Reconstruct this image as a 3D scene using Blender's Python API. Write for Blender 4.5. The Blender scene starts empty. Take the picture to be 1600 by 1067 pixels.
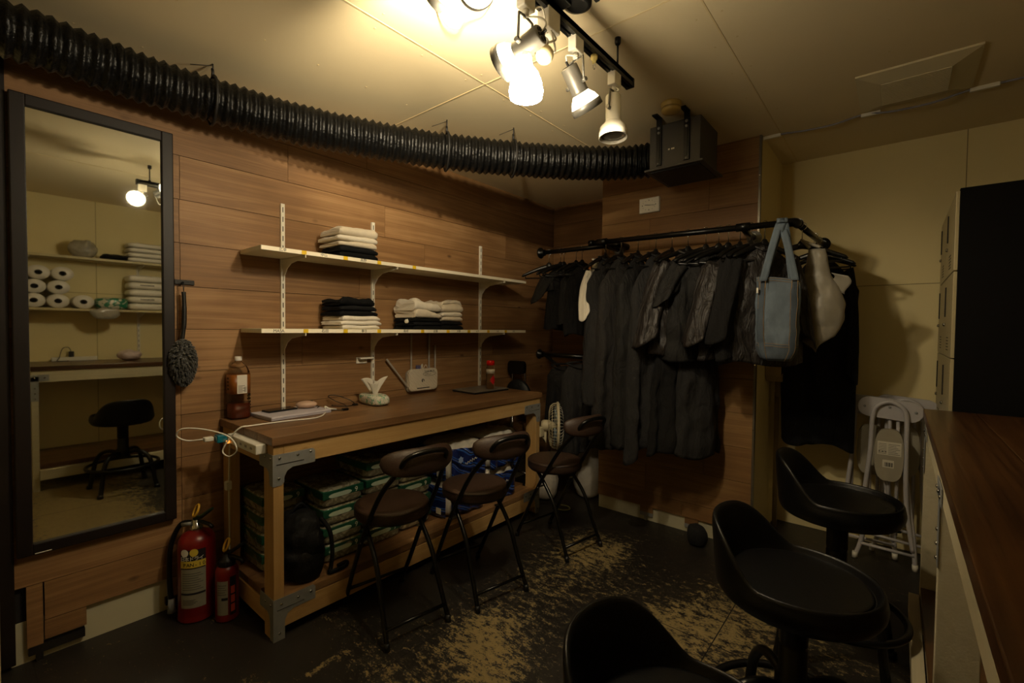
import bpy, bmesh, math, random
from mathutils import Vector, Matrix, noise
PI = math.pi
S = bpy.context.scene
COL = S.collection
# ------------------------------------------------------------------ camera, world, exposure
cam_data = bpy.data.cameras.new('camera')
cam_data.sensor_fit = 'HORIZONTAL'; cam_data.sensor_width = 36.0
cam_data.lens = 36.0 * 720.74 / 1600.0
cam_data.clip_start = 0.02
cam = bpy.data.objects.new('camera', cam_data); COL.objects.link(cam)
def cam_matrix(pan, pitch, roll):
    f = Vector((math.sin(pan)*math.cos(pitch), math.cos(pan)*math.cos(pitch), -math.sin(pitch)))
    r = Vector((math.cos(pan), -math.sin(pan), 0)); d = f.cross(r)
    r2 = math.cos(roll)*r + math.sin(roll)*d
    d2 = -math.sin(roll)*r + math.cos(roll)*d
    m = Matrix((r2, -d2, -f)).transposed().to_4x4()
    return m
cam.matrix_world = Matrix.Translation((0, 0, 1.3)) @ cam_matrix(math.radians(-39.965), math.radians(1.6218), math.radians(-0.5841))
S.camera = cam
S.view_settings.view_transform = 'Standard'
S.view_settings.look = 'None'
S.view_settings.exposure = 0.15
S.view_settings.gamma = 1.0
S.view_settings.use_curve_mapping = False
S.cycles.max_bounces = 8
S.cycles.sample_clamp_indirect = 4.0
world = bpy.data.worlds.new('world'); S.world = world; world.use_nodes = True
world.node_tree.nodes['Background'].inputs[0].default_value = (1.0, .8, .55, 1)
world.node_tree.nodes['Background'].inputs[1].default_value = 0.01
WARM = (1.0, 0.84, 0.58)
P_BELL, P_SPOT, P_UP, P_EYE = 2.5, 24.0, 92.0, 11.0      # watts of the track lamps (their lights are made with the lamps)

# ------------------------------------------------------------------ helpers
def lin(h):
    h = h.lstrip('#')
    o = []
    for i in (0, 2, 4):
        v = int(h[i:i+2], 16) / 255.0
        o.append(v/12.92 if v <= .04045 else ((v+.055)/1.055)**2.4)
    return (o[0], o[1], o[2], 1.0)
class MB:
    """collects shapes, then becomes one mesh object"""
    def __init__(s): s.bm = bmesh.new(); s.tags = []
    def box(s, x0, x1, y0, y1, z0, z1, bev=0, seg=2, M=None):
        b = bmesh.new()
        vs = [b.verts.new((x, y, z)) for x in (x0, x1) for y in (y0, y1) for z in (z0, z1)]
        for f in ((0,1,3,2),(4,6,7,5),(0,4,5,1),(2,3,7,6),(0,2,6,4),(1,5,7,3)): b.faces.new([vs[i] for i in f])
        bmesh.ops.recalc_face_normals(b, faces=b.faces)
        if bev > 0: bmesh.ops.bevel(b, geom=b.edges[:], offset=bev, segments=seg, profile=.5, affect='EDGES')
        return s.add(b, M)
    def add(s, b, M=None):
        if M is not None: b.transform(M)
        mp = {}
        n0 = len(s.bm.faces)
        for v in b.verts: mp[v] = s.bm.verts.new(v.co)
        for f in b.faces:
            try: nf = s.bm.faces.new([mp[v] for v in f.verts]); nf.smooth = f.smooth
            except ValueError: pass
        b.free()
        return s
    def tube(s, pts, r, n=10, caps=True, closed=False):
        pts = [Vector(p) for p in pts]
        rr = r if isinstance(r, (list, tuple)) else [r]*len(pts)
        N = len(pts); rings = []; up = None
        for i, p in enumerate(pts):
            a = pts[(i-1) % N] if (i > 0 or closed) else p
            c = pts[(i+1) % N] if (i < N-1 or closed) else p
            t = (c - a)
            if t.length < 1e-9: t = Vector((0, 0, 1))
            t.normalize()
            if up is None:
                up = Vector((0, 0, 1)) if abs(t.z) < .9 else Vector((1, 0, 0))
            u = (up - t*up.dot(t))
            if u.length < 1e-6: u = t.orthogonal()
            u.normalize(); up = u; w = t.cross(u)
            rings.append([s.bm.verts.new(p + rr[i]*(math.cos(2*PI*k/n)*u + math.sin(2*PI*k/n)*w)) for k in range(n)])
        for i in range(N if closed else N-1):
            A = rings[i]; B = rings[(i+1) % N]
            for k in range(n):
                f = s.bm.faces.new((A[k], A[(k+1) % n], B[(k+1) % n], B[k])); f.smooth = True
        if caps and not closed:
            s.bm.faces.new(rings[0][::-1]); s.bm.faces.new(rings[-1])
        return s
    def lathe(s, prof, n=24, M=None, caps=True):
        """prof: list of (radius, z)"""
        M = M or Matrix.Identity(4)
        rings = []
        for r, z in prof:
            rings.append([s.bm.verts.new(M @ Vector((r*math.cos(2*PI*k/n), r*math.sin(2*PI*k/n), z))) for k in range(n)])
        for A, B in zip(rings, rings[1:]):
            for k in range(n):
                f = s.bm.faces.new((A[k], A[(k+1) % n], B[(k+1) % n], B[k])); f.smooth = True
        if caps:
            s.bm.faces.new(rings[0][::-1]); s.bm.faces.new(rings[-1])
        return s
    def grid(s, fn, nu, nv, closed_u=False, smooth=True):
        vs = [[s.bm.verts.new(fn(i/(nu if closed_u else nu-1), j/(nv-1))) for j in range(nv)] for i in range(nu)]
        for i in range(nu if closed_u else nu-1):
            for j in range(nv-1):
                f = s.bm.faces.new((vs[i][j], vs[(i+1) % nu][j], vs[(i+1) % nu][j+1], vs[i][j+1])); f.smooth = smooth
        return vs
    def prism(s, poly, d, M=None):
        """poly: list of (x,y) extruded from z=0 to z=d"""
        b = bmesh.new()
        a = [b.verts.new((x, y, 0)) for x, y in poly]; c = [b.verts.new((x, y, d)) for x, y in poly]
        b.faces.new(a[::-1]); b.faces.new(c)
        for i in range(len(poly)):
            j = (i+1) % len(poly); b.faces.new((a[i], a[j], c[j], c[i]))
        bmesh.ops.recalc_face_normals(b, faces=b.faces)
        return s.add(b, M)
    def sphere(s, c, r, sc=(1, 1, 1), u=16, v=10):
        b = bmesh.new(); bmesh.ops.create_uvsphere(b, u_segments=u, v_segments=v, radius=r)
        for f in b.faces: f.smooth = True
        return s.add(b, Matrix.Translation(c) @ Matrix.Diagonal((*sc, 1)))
    def build(s, name, m, parent=None, loc=None, solid=0, sub=0, flat=False, local=False):
        """vertices are in world space: with a parent they are re-based to the parent's own frame (unless local)"""
        me = bpy.data.meshes.new(name)
        bmesh.ops.remove_doubles(s.bm, verts=s.bm.verts[:], dist=1e-6)
        bmesh.ops.recalc_face_normals(s.bm, faces=s.bm.faces[:])
        if parent is not None and not local: s.bm.transform(base_of(parent).inverted())
        elif loc is not None: s.bm.transform(Matrix.Translation(-Vector(loc)))
        s.bm.to_mesh(me); s.bm.free()
        if m is not None: me.materials.append(m)
        o = bpy.data.objects.new(name, me); COL.objects.link(o)
        if parent is not None: o.parent = parent
        elif loc is not None: o.location = loc
        if solid:
            md = o.modifiers.new('solid', 'SOLIDIFY'); md.thickness = solid; md.offset = 0
        if sub:
            md = o.modifiers.new('sub', 'SUBSURF'); md.levels = sub; md.render_levels = sub
        return o
def base_of(o):
    m = Matrix.LocRotScale(o.location, o.rotation_euler, o.scale)
    return base_of(o.parent) @ m if o.parent else m
def thing(name, label, cat, loc=(0, 0, 0), rz=0, group=None):
    o = bpy.data.objects.new(name, None); COL.objects.link(o)
    o.empty_display_size = .05
    o.location = loc; o.rotation_euler = (0, 0, rz)
    return tag(o, label, cat, group)
def tag(o, label, cat, group=None, kind=None):
    o['label'] = label; o['category'] = cat
    if group: o['group'] = group
    if kind: o['kind'] = kind
    return o
def struct(o): o['kind'] = 'structure'; return o
def kids(o): return list(o.children)
def dup(o, loc=None, rz=None, label=None, parent=None):
    c = o.copy(); COL.objects.link(c)
    if parent is not None: c.parent = parent
    if loc is not None: c.location = loc
    if rz is not None: c.rotation_euler = (0, 0, rz)
    if label: c['label'] = label
    for ch in kids(o): dup(ch, parent=c)
    return c
def spline(pts, n=8, closed=False):
    P = [Vector(p) for p in pts]; out = []; N = len(P)
    rng = range(N) if closed else range(N-1)
    for i in rng:
        p0 = P[(i-1) % N] if (closed or i > 0) else P[0]; p1 = P[i]; p2 = P[(i+1) % N]
        p3 = P[(i+2) % N] if (closed or i+2 < N) else P[-1]
        for k in range(n):
            t = k/n
            out.append(.5*((2*p1) + (p2-p0)*t + (2*p0-5*p1+4*p2-p3)*t*t + (3*p1-p0-3*p2+p3)*t**3))
    if not closed: out.append(P[-1])
    return out
def align(p, d):
    """matrix that puts +z along direction d at point p"""
    return Matrix.Translation(p) @ Vector(d).normalized().to_track_quat('Z', 'Y').to_matrix().to_4x4()

# ------------------------------------------------------------------ materials
def new_mat(name):
    m = bpy.data.materials.new(name); m.use_nodes = True
    return m, m.node_tree.nodes, m.node_tree.links, m.node_tree.nodes['Principled BSDF']
def mk(name, col, rough=.5, metal=0, var=.12, vscale=18, bump=0, bscale=120, spec=.5, trans=0, ior=1.45, stretch=(1, 1, 1), sheen=0, coat=0):
    m, N, L, B = new_mat(name)
    c = lin(col) if isinstance(col, str) else col
    B.inputs['Roughness'].default_value = rough; B.inputs['Metallic'].default_value = metal
    B.inputs['Specular IOR Level'].default_value = spec
    if trans: B.inputs['Transmission Weight'].default_value = trans; B.inputs['IOR'].default_value = ior
    if sheen: B.inputs['Sheen Weight'].default_value = sheen
    if coat: B.inputs['Coat Weight'].default_value = coat
    tc = N.new('ShaderNodeTexCoord'); mp = N.new('ShaderNodeMapping'); mp.inputs['Scale'].default_value = stretch
    L.new(tc.outputs['Object'], mp.inputs[0])
    nz = N.new('ShaderNodeTexNoise'); nz.inputs['Scale'].default_value = vscale; nz.inputs['Detail'].default_value = 5
    L.new(mp.outputs[0], nz.inputs[0])
    mx = N.new('ShaderNodeMix'); mx.data_type = 'RGBA'
    mx.inputs[6].default_value = tuple(x*(1-var) for x in c[:3])+(1,); mx.inputs[7].default_value = tuple(min(1, x*(1+var)) for x in c[:3])+(1,)
    L.new(nz.outputs['Fac'], mx.inputs[0]); L.new(mx.outputs[2], B.inputs['Base Color'])
    if bump:
        n2 = N.new('ShaderNodeTexNoise'); n2.inputs['Scale'].default_value = bscale; n2.inputs['Detail'].default_value = 4
        L.new(mp.outputs[0], n2.inputs[0])
        bp = N.new('ShaderNodeBump'); bp.inputs['Strength'].default_value = bump; bp.inputs['Distance'].default_value = .004
        L.new(n2.outputs['Fac'], bp.inputs['Height']); L.new(bp.outputs[0], B.inputs['Normal'])
    return m
def emit(name, col, strength):
    m, N, L, B = new_mat(name)
    c = lin(col) if isinstance(col, str) else (*col, 1)
    B.inputs['Base Color'].default_value = c; B.inputs['Emission Color'].default_value = c
    B.inputs['Emission Strength'].default_value = strength
    return m
def wood(name, dark, mid, light, axis='y', rough=.55, rings=9.0, knots=.5, contrast=1.0, fine=.35, spec=.3):
    """boards: the per-board attribute 'plank' shifts grain and tone"""
    m, N, L, B = new_mat(name)
    tc = N.new('ShaderNodeTexCoord'); at = N.new('ShaderNodeAttribute'); at.attribute_name = 'plank'
    ad = N.new('ShaderNodeVectorMath'); ad.operation = 'MULTIPLY_ADD'
    L.new(at.outputs['Vector'], ad.inputs[0]); ad.inputs[1].default_value = (7.3, 9.1, 5.7); L.new(tc.outputs['Object'], ad.inputs[2])
    sc = {'x': (.5, rings, rings), 'y': (rings, .5, rings), 'z': (rings, rings, .5)}[axis]
    mp = N.new('ShaderNodeMapping'); mp.inputs['Scale'].default_value = sc; L.new(ad.outputs[0], mp.inputs[0])
    n1 = N.new('ShaderNodeTexNoise'); n1.inputs['Scale'].default_value = 1.0; n1.inputs['Detail'].default_value = 3; n1.inputs['Distortion'].default_value = .6
    L.new(mp.outputs[0], n1.inputs[0])
    # growth rings: sine of the slow field
    mu = N.new('ShaderNodeMath'); mu.operation = 'MULTIPLY'; mu.inputs[1].default_value = 42.0; L.new(n1.outputs['Fac'], mu.inputs[0])
    si = N.new('ShaderNodeMath'); si.operation = 'SINE'; L.new(mu.outputs[0], si.inputs[0])
    mr = N.new('ShaderNodeMapRange'); mr.inputs[1].default_value = -1; mr.inputs[2].default_value = 1; L.new(si.outputs[0], mr.inputs[0])
    sf = {'x': (2.5, 150, 150), 'y': (150, 2.5, 150), 'z': (150, 150, 2.5)}[axis]
    mf = N.new('ShaderNodeMapping'); mf.inputs['Scale'].default_value = sf; L.new(ad.outputs[0], mf.inputs[0])
    n2 = N.new('ShaderNodeTexNoise'); n2.inputs['Scale'].default_value = 1.0; n2.inputs['Detail'].default_value = 4; L.new(mf.outputs[0], n2.inputs[0])
    n3 = N.new('ShaderNodeTexNoise'); n3.inputs['Scale'].default_value = 2.3; n3.inputs['Detail'].default_value = 4; L.new(ad.outputs[0], n3.inputs[0])
    def lincomb(a, ka, b, kb):
        x = N.new('ShaderNodeMath'); x.operation = 'MULTIPLY'; x.inputs[1].default_value = ka; L.new(a, x.inputs[0])
        y = N.new('ShaderNodeMath'); y.operation = 'MULTIPLY_ADD'; y.inputs[1].default_value = kb; L.new(b, y.inputs[0]); L.new(x.outputs[0], y.inputs[2])
        return y.outputs[0]
    v = lincomb(mr.outputs[0], .13, n2.outputs['Fac'], fine)
    v = lincomb(v, 1.0, n3.outputs['Fac'], .55)
    v = lincomb(v, 1.0, at.outputs['Fac'], .34)
    rp = N.new('ShaderNodeValToRGB'); rp.color_ramp.elements[0].position = .72-.36*contrast; rp.color_ramp.elements[1].position = .72+.36*contrast
    rp.color_ramp.elements[0].color = lin(dark); rp.color_ramp.elements[1].color = lin(light)
    e = rp.color_ramp.elements.new(.72); e.color = lin(mid)
    L.new(v, rp.inputs[0])
    col = rp.outputs[0]
    if knots:
        sk = {'x': (3.0, 5.6, 5.6), 'y': (5.6, 3.0, 5.6), 'z': (5.6, 5.6, 3.0)}[axis]
        mk_ = N.new('ShaderNodeMapping'); mk_.inputs['Scale'].default_value = sk; L.new(ad.outputs[0], mk_.inputs[0])
        vo = N.new('ShaderNodeTexVoronoi'); vo.inputs['Scale'].default_value = 1.0; L.new(mk_.outputs[0], vo.inputs[0])
        r2 = N.new('ShaderNodeMapRange'); r2.inputs[1].default_value = .022; r2.inputs[2].default_value = .085; r2.inputs[3].default_value = knots; r2.inputs[4].default_value = 0; L.new(vo.outputs['Distance'], r2.inputs[0])
        mx = N.new('ShaderNodeMix'); mx.data_type = 'RGBA'; L.new(r2.outputs[0], mx.inputs[0]); L.new(col, mx.inputs[6]); d = lin(dark); mx.inputs[7].default_value = (d[0]*.45, d[1]*.4, d[2]*.35, 1)
        col = mx.outputs[2]
    L.new(col, B.inputs['Base Color']); B.inputs['Roughness'].default_value = rough; B.inputs['Specular IOR Level'].default_value = spec
    bp = N.new('ShaderNodeBump'); bp.inputs['Strength'].default_value = .25; bp.inputs['Distance'].default_value = .002
    L.new(n2.outputs['Fac'], bp.inputs['Height']); L.new(bp.outputs[0], B.inputs['Normal'])
    return m
def plank_attr(me, vals):
    """vals: list of (first_face, vector)"""
    a = me.attributes.new('plank', 'FLOAT_VECTOR', 'FACE')
    flat = [0.0]*(3*len(me.polygons)); it = iter(vals); k = -1; nxt = 0; cur = (0, 0, 0)
    for i in range(len(me.polygons)):
        while k+1 < len(vals) and vals[k+1][0] <= i: k += 1; cur = vals[k][1]
        flat[3*i:3*i+3] = cur
    a.data.foreach_set('vector', flat)
R0 = random.Random(7)
class Planks(MB):
    def __init__(s): super().__init__(); s.vals = []
    def plank(s, *b, bev=0, M=None):
        s.vals.append((len(s.bm.faces), (R0.random(), R0.random(), R0.random()))); s.box(*b, bev=bev, M=M)
    def build(s, *a, **k):
        o = super().build(*a, **k); plank_attr(o.data, s.vals); return o

M_ = {}
M_['wallwood'] = wood('cedar boards', '#62462b', '#82603d', '#9f7b53', 'y', rings=8, knots=.85, fine=.46)
M_['colwood'] = wood('laminate oak boards', '#68492b', '#7d5c38', '#917046', 'x', rings=9, knots=.12, fine=.45)
M_['benchtop'] = wood('stained bench boards', '#4a331d', '#735436', '#94714b', 'y', rings=10, knots=.5, rough=.42, spec=.5)
M_['counter'] = wood('stained counter boards', '#2a190c', '#513419', '#704c28', 'y', rings=8, knots=.5, rough=.3, spec=.5)
M_['pine_y'] = wood('pine timber along', '#a07b48', '#b8945e', '#caaa76', 'y', rings=9, knots=.5, contrast=1.3)
M_['pine_z'] = wood('pine timber upright', '#a07b48', '#b8945e', '#caaa76', 'z', rings=9, knots=.5, contrast=1.3)
M_['pine_x'] = wood('pine timber across', '#a8814c', '#bf9a63', '#d0b07c', 'x', rings=9, knots=.4, contrast=1.3)
M_['paintwood'] = wood('white painted timber', '#a49a7c', '#bcb294', '#c9c1a6', 'y', rings=9, knots=.3, contrast=2)
M_['cream'] = mk('cream wall board', '#dccc98', .75, var=.05, vscale=3, bump=.08, bscale=220)
M_['ceilpaint'] = mk('ceiling board paint', '#dccba4', .8, var=.05, vscale=2, bump=.06, bscale=200)
M_['skirt'] = mk('white skirting board', '#b9b294', .6, var=.08, vscale=9)
M_['black'] = mk('black satin metal', '#0b0b0b', .38, .3, var=.2)
M_['blackmatte'] = mk('black matt paint', '#0d0c0b', .6, var=.2)
M_['blackplastic'] = mk('black plastic', '#101010', .45, var=.15)
M_['darkframe'] = mk('dark brown lacquered frame', '#140c08', .5, var=.3, stretch=(6, 6, 1), spec=.3)
M_['whiteplastic'] = mk('white plastic', '#d9d4c4', .4, var=.04)
M_['whitemetal'] = mk('white enamelled steel', '#dcd6c6', .4, var=.04)
M_['lampgrey'] = mk('grey lamp enamel', '#66635b', .4, .3, var=.06)
M_['chrome'] = mk('chrome steel', '#c9c9c9', .18, 1.0, var=.05)
M_['galv'] = mk('galvanised steel bracket', '#8b8c8a', .5, .25, var=.14, vscale=60)
M_['slot'] = mk('dark slot', '#17120d', .8)
M_['yellowtape'] = mk('yellow tape', '#e8c01a', .5, var=.05)
M_['ink'] = mk('black marker ink', '#100f12', .6, var=.02)
M_['leather'] = mk('black vinyl upholstery', '#030303', .42, var=.2, bump=.12, bscale=260, spec=.35)
M_['brownvinyl'] = mk('brown vinyl upholstery', '#33231a', .5, var=.12, bump=.2, bscale=300)
M_['red'] = mk('red enamel', '#6b0c08', .32, var=.1, spec=.5)
M_['greytube'] = mk('grey white enamelled tube', '#b3afb0', .4, var=.06)
# ------------------------------------------------------------------ room shell
XL, XR, YB, ZC = -2.51, .75, 3.60, 2.43
YF = -.95
def floor_material():
    m, N, L, B = new_mat('worn painted plywood floor')
    tc = N.new('ShaderNodeTexCoord'); sp = N.new('ShaderNodeSeparateXYZ'); L.new(tc.outputs['Object'], sp.inputs[0])
    def math_(op, a, b=None, c=None):
        x = N.new('ShaderNodeMath'); x.operation = op
        for i, v in enumerate((a, b, c)):
            if v is None: continue
            if isinstance(v, (int, float)): x.inputs[i].default_value = v
            else: L.new(v, x.inputs[i])
        return x.outputs[0]
    def nz(scale, detail, stretch, rough=.6):
        mp = N.new('ShaderNodeMapping'); mp.inputs['Scale'].default_value = stretch; L.new(tc.outputs['Object'], mp.inputs[0])
        n = N.new('ShaderNodeTexNoise'); n.inputs['Scale'].default_value = scale; n.inputs['Detail'].default_value = detail; n.inputs['Roughness'].default_value = rough
        L.new(mp.outputs[0], n.inputs[0]); return n.outputs['Fac']
    coarse = nz(2.1, 5, (1, 1, 1)); fine = nz(24, 10, (.85, 1.4, 1), .78); grit = nz(110, 5, (.8, 1.5, 1), .75)
    acc = None
    # where the paint has been walked through to the bare ply
    wear = [(-1.30, 1.37, .26, .26, .40), (-1.10, 1.24, .16, .16, .25), (-1.36, 2.02, .28, .46, .30), (-1.32, 2.4, .22, .24, .30), (-.5, 2.25, .36, .38, .40), (-1.42, .98, .2, .12, .22),
            (-.70, 1.95, .3, .24, .28), (-1.75, 1.06, .18, .12, .18), (-1.05, .42, .5, .2, .62), (-.75, .62, .45, .28, .55), (-.1, .5, .5, .4, .60), (.3, 1.2, .3, .8, .25), (-1.74, .66, .16, .035, .38), (-1.66, .86, .022, .12, .42)]
    for x, y, rx, ry, k in wear:
        dx = math_('MULTIPLY_ADD', sp.outputs[0], 1/rx, -x/rx); dy = math_('MULTIPLY_ADD', sp.outputs[1], 1/ry, -y/ry)
        d2 = math_('ADD', math_('MULTIPLY', dx, dx), math_('MULTIPLY', dy, dy))
        g = math_('MULTIPLY', math_('POWER', 2.718, math_('MULTIPLY', d2, -1.0)), k)
        acc = g if acc is None else math_('ADD', acc, g)
    v = math_('MULTIPLY_ADD', coarse, .5, math_('MULTIPLY', fine, 1.35))
    v = math_('ADD', math_('MULTIPLY_ADD', grit, .75, v), math_('MULTIPLY', acc, .62))
    mr = N.new('ShaderNodeMapRange'); mr.inputs[1].default_value = 1.49; mr.inputs[2].default_value = 1.55; L.new(v, mr.inputs[0])
    ply = N.new('ShaderNodeMix'); ply.data_type = 'RGBA'; ply.inputs[6].default_value = lin('#695936'); ply.inputs[7].default_value = lin('#958356'); L.new(fine, ply.inputs[0])
    pnt = N.new('ShaderNodeMix'); pnt.data_type = 'RGBA'; pnt.inputs[6].default_value = lin('#120f0c'); pnt.inputs[7].default_value = lin('#28241f'); L.new(nz(4.5, 6, (1, 1, 1)), pnt.inputs[0])
    mx = N.new('ShaderNodeMix'); mx.data_type = 'RGBA'; L.new(mr.outputs[0], mx.inputs[0]); L.new(pnt.outputs[2], mx.inputs[6]); L.new(ply.outputs[2], mx.inputs[7])
    # sheet joints every 0.91 m
    def joint(o, off):
        f = math_('FRACT', math_('MULTIPLY_ADD', o, 1/.91, off)); return math_('LESS_THAN', f, .005)
    j = math_('MAXIMUM', joint(sp.outputs[0], .62), joint(sp.outputs[1], .83))
    m2 = N.new('ShaderNodeMix'); m2.data_type = 'RGBA'; L.new(j, m2.inputs[0]); L.new(mx.outputs[2], m2.inputs[6]); m2.inputs[7].default_value = lin('#0e0b08')
    L.new(m2.outputs[2], B.inputs['Base Color'])
    ro = N.new('ShaderNodeMapRange'); ro.inputs[3].default_value = .5; ro.inputs[4].default_value = .8; L.new(mr.outputs[0], ro.inputs[0]); L.new(ro.outputs[0], B.inputs['Roughness'])
    bp = N.new('ShaderNodeBump'); bp.inputs['Strength'].default_value = .4; bp.inputs['Distance'].default_value = .003; bp.invert = True
    L.new(mr.outputs[0], bp.inputs['Height']); L.new(bp.outputs[0], B.inputs['Normal'])
    return m
b = MB(); b.box(-2.7, .9, YF-.1, 3.8, -.1, 0); struct(b.build('floor', floor_material()))
# ceiling of boards with raised joints
b = MB(); b.box(-2.7, .9, YF-.1, 3.8, ZC, ZC+.1); ceil = struct(b.build('ceiling', M_['ceilpaint']))
jm = mk('ceiling joint filler', '#d6c193', .7, var=.05)
b = MB()
for x in (-1.50, -.547): b.box(x-.003, x+.003, YF, YB, ZC-.0015, ZC+.001)
for y in (-.245, 1.576): b.box(-2.51, XR, y-.003, y+.003, ZC-.0015, ZC+.001)
R1 = random.Random(3)
for x in (-2.4, -1.95, -1.54, -1.46, -1.02, -.59, -.51, -.05, .4):
    for k in range(16): 
        y = -.2+.24*k+R1.uniform(-.03, .03); b.lathe([(.004, ZC-.001), (.004, ZC+.001)], 8, Matrix.Translation((x+R1.uniform(-.01, .01), y, 0)))
struct(b.build('trim_1', jm))
# left wall: white board below, cedar boards above
b = MB(); b.box(-2.70, -2.54, YF, 3.8, 0, ZC); struct(b.build('wall_left', M_['cream']))
b = Planks(); seams = [2.065-.196*k for k in range(-2, 10)]
rows = sorted(seams)
y0, y1 = .125, YB-.005
jo = {2.261: [1.127], 2.065: [.643, 1.73, 2.9], 1.869: [.64, 2.05], 1.673: [.642, 1.55, 2.62], 1.477: [.63, 2.3], 1.281: [.64, 1.2, 2.75], 1.085: [.64, 1.95]}
zz = [2.43, 2.261, 2.065, 1.869, 1.673, 1.477, 1.281, 1.085, .889, .693, .497, .301, .15]
R2 = random.Random(11)
for zt, zb in zip(zz, zz[1:]):
    js = None
    for k, v in jo.items():
        if abs(k-zt) < .03: js = v
    if js is None:
        js = [.64, 1.3+R2.uniform(-.2, 1.0)] if zt < 1.0 else [1.6]
    st = .19 if zt < .4 else y0-.04
    cuts = [st]+[j for j in js if j > st+.1]+[y1]
    for a, c in zip(cuts, cuts[1:]): b.plank(-2.535, XL, a+.001, c-.001, zb+.0012, zt-.0012)
b.plank(-2.535, XL, .142, .186, .06, .300)          # upright end board and its foot
b.plank(-2.535, XL, .19, .31, .075, .148)
b.plank(-2.535, XL, .585, .63, .05, .148)
struct(b.build('wall_left_boards', M_['wallwood']))
b = MB(); b.box(-2.54, -2.536, .10, YB, .02, ZC); struct(b.build('trim_2', M_['slot']))
b = MB(); b.box(-2.539, -2.531, .10, 3.58, 0, .16); struct(b.build('baseboard_left', M_['skirt']))
tm = mk('dark metal foot plate', '#2a2724', .5, .6, var=.3)
def foot_plate(name, x0, x1, y0, y1, label):
    t = MB(); t.box(x0, x1, y0, y1, .03, .062); t.box(x0, x1, min(y0, y1)+.02, min(y0, y1)+.04, .0, .03)
    o = t.build(name, tm); return struct(o)
foot_plate('trim_3', -2.533, -2.508, .145, .305, '')
foot_plate('trim_4', -2.533, -2.508, .575, .64, '')
# back wall of the niche (cedar), the boarded column, and the cream wall of the recess
b = MB(); b.box(-2.7, .9, YB, 3.8, 0, ZC); struct(b.build('wall_back', M_['cream']))
b = Planks()
for zt, zb in zip(zz, zz[1:]): b.plank(-2.50, -1.665, YB-.022, YB-.002, zb+.0012, zt-.0012)
struct(b.build('wall_back_boards', wood('cedar boards of the niche', '#62462b', '#82603d', '#9f7b53', 'x', rings=8, knots=.5)))
b = MB(); b.box(-1.64, -.636, 3.003, YB, 0, ZC); struct(b.build('wall_column', M_['cream']))
b = Planks(); zs = [2.43, 2.25] + [2.25-.206*k for k in range(1, 11)]; zs = [z for z in zs if z > .1] + [.095]
for i, (zt, zb) in enumerate(zip(zs, zs[1:])):
    j = (-1.15, -.92, -1.3, -1.05)[i % 4]
    for a, c in ((-1.66, j), (j, -.645)): b.plank(a+.0008, c-.0008, 2.98, 3.0, zb+.001, zt-.001)
    b.plank(-1.66, -1.642, 3.0, YB-.03, zb+.001, zt-.001)
struct(b.build('wall_column_boards', M_['colwood']))
b = MB(); b.box(-.645, -.634, 2.976, 3.004, .09, ZC); struct(b.build('trim_5', mk('grey steel corner trim', '#6d675b', .4, .7, var=.1)))
b = MB()
for z in (.3, .72, 1.1, 1.55, 1.9, 2.2): b.lathe([(.006, 0), (.004, .003)], 8, Matrix.Translation((-.640, 2.976, z)) @ Matrix.Rotation(PI/2, 4, 'X'))
struct(b.build('trim_6', M_['chrome']))
b = MB(); b.box(-1.66, -.636, 2.994, 3.003, 0, .10); struct(b.build('baseboard_column', M_['skirt']))
# small wooden feet with steel plates below the column boards
for k, (xa, xb) in enumerate(((-1.335, -1.245), (-1.03, -.945))):
    t = Planks(); t.plank(xa, xb, 2.985, 2.995, .055, .094); struct(t.build('trim_%d' % (7+2*k), M_['colwood']))
    t = MB(); t.box(xa, xb, 2.984, 2.9935, .03, .055); t.box(xa+.03, xa+.05, 2.985, 2.9935, 0, .03); struct(t.build('trim_%d' % (8+2*k), M_['galv']))
# board joints on the cream walls
b = MB(); sj = mk('wall joint line', '#8f8059', .8)
b.box(-.636, XR, YB-.0012, YB+.001, 1.583, 1.587); b.box(.263, .267, YB-.0012, YB+.001, 0, ZC)
b.box(XR-.0012, XR+.001, YF, YB, 1.583, 1.587)
for y in (-.1, .811, 1.72, 2.63): b.box(XR-.0012, XR+.001, y-.002, y+.002, 0, ZC)
struct(b.build('trim_11', sj))
b = MB(); b.box(XR, .9, YF-.1, YB, 0, ZC); struct(b.build('wall_right', M_['cream']))
b = MB(); b.box(-2.7, .9, YF-.1, YF, 0, ZC); struct(b.build('wall_front', M_['cream']))
# jamb beside the camera where the boards stop
b = MB(); b.box(-2.54, -2.44, -.10, .072, 0, ZC, .004); struct(b.build('trim_12', M_['cream']))
b = MB(); b.box(-2.52, -2.50, .075, .112, .02, ZC); struct(b.build('trim_13', M_['darkframe']))
# white corner bead where the column meets the ceiling is a cable cover (below)
# ------------------------------------------------------------------ track lights
TX = -.865
bulbglass = emit('lit lamp glass', (1.0, .85, .60), 84.0)
reflglass = emit('lit reflector bulb back', (1.0, .86, .60), 7.0)
lensglow = emit('lit lamp lens', (1.0, .88, .62), 18.0)
lensoff = mk('unlit lamp lens', '#7b7466', .25, var=.1)
track = thing('lighting_track', 'black ceiling lighting track hung on thin black rods', 'lighting track', (TX, 1.28, 2.31))
b = MB(); b.box(TX-.017, TX-.004, .80, 1.765, 2.283, 2.315); b.box(TX+.004, TX+.017, .80, 1.765, 2.283, 2.315); b.box(TX-.017, TX+.017, .80, 1.765, 2.297, 2.315)
b.box(TX-.018, TX+.018, 1.755, 1.768, 2.281, 2.317, .002); b.box(TX-.018, TX+.018, .797, .81, 2.281, 2.317, .002); b.build('rail', M_['black'], track)
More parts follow.
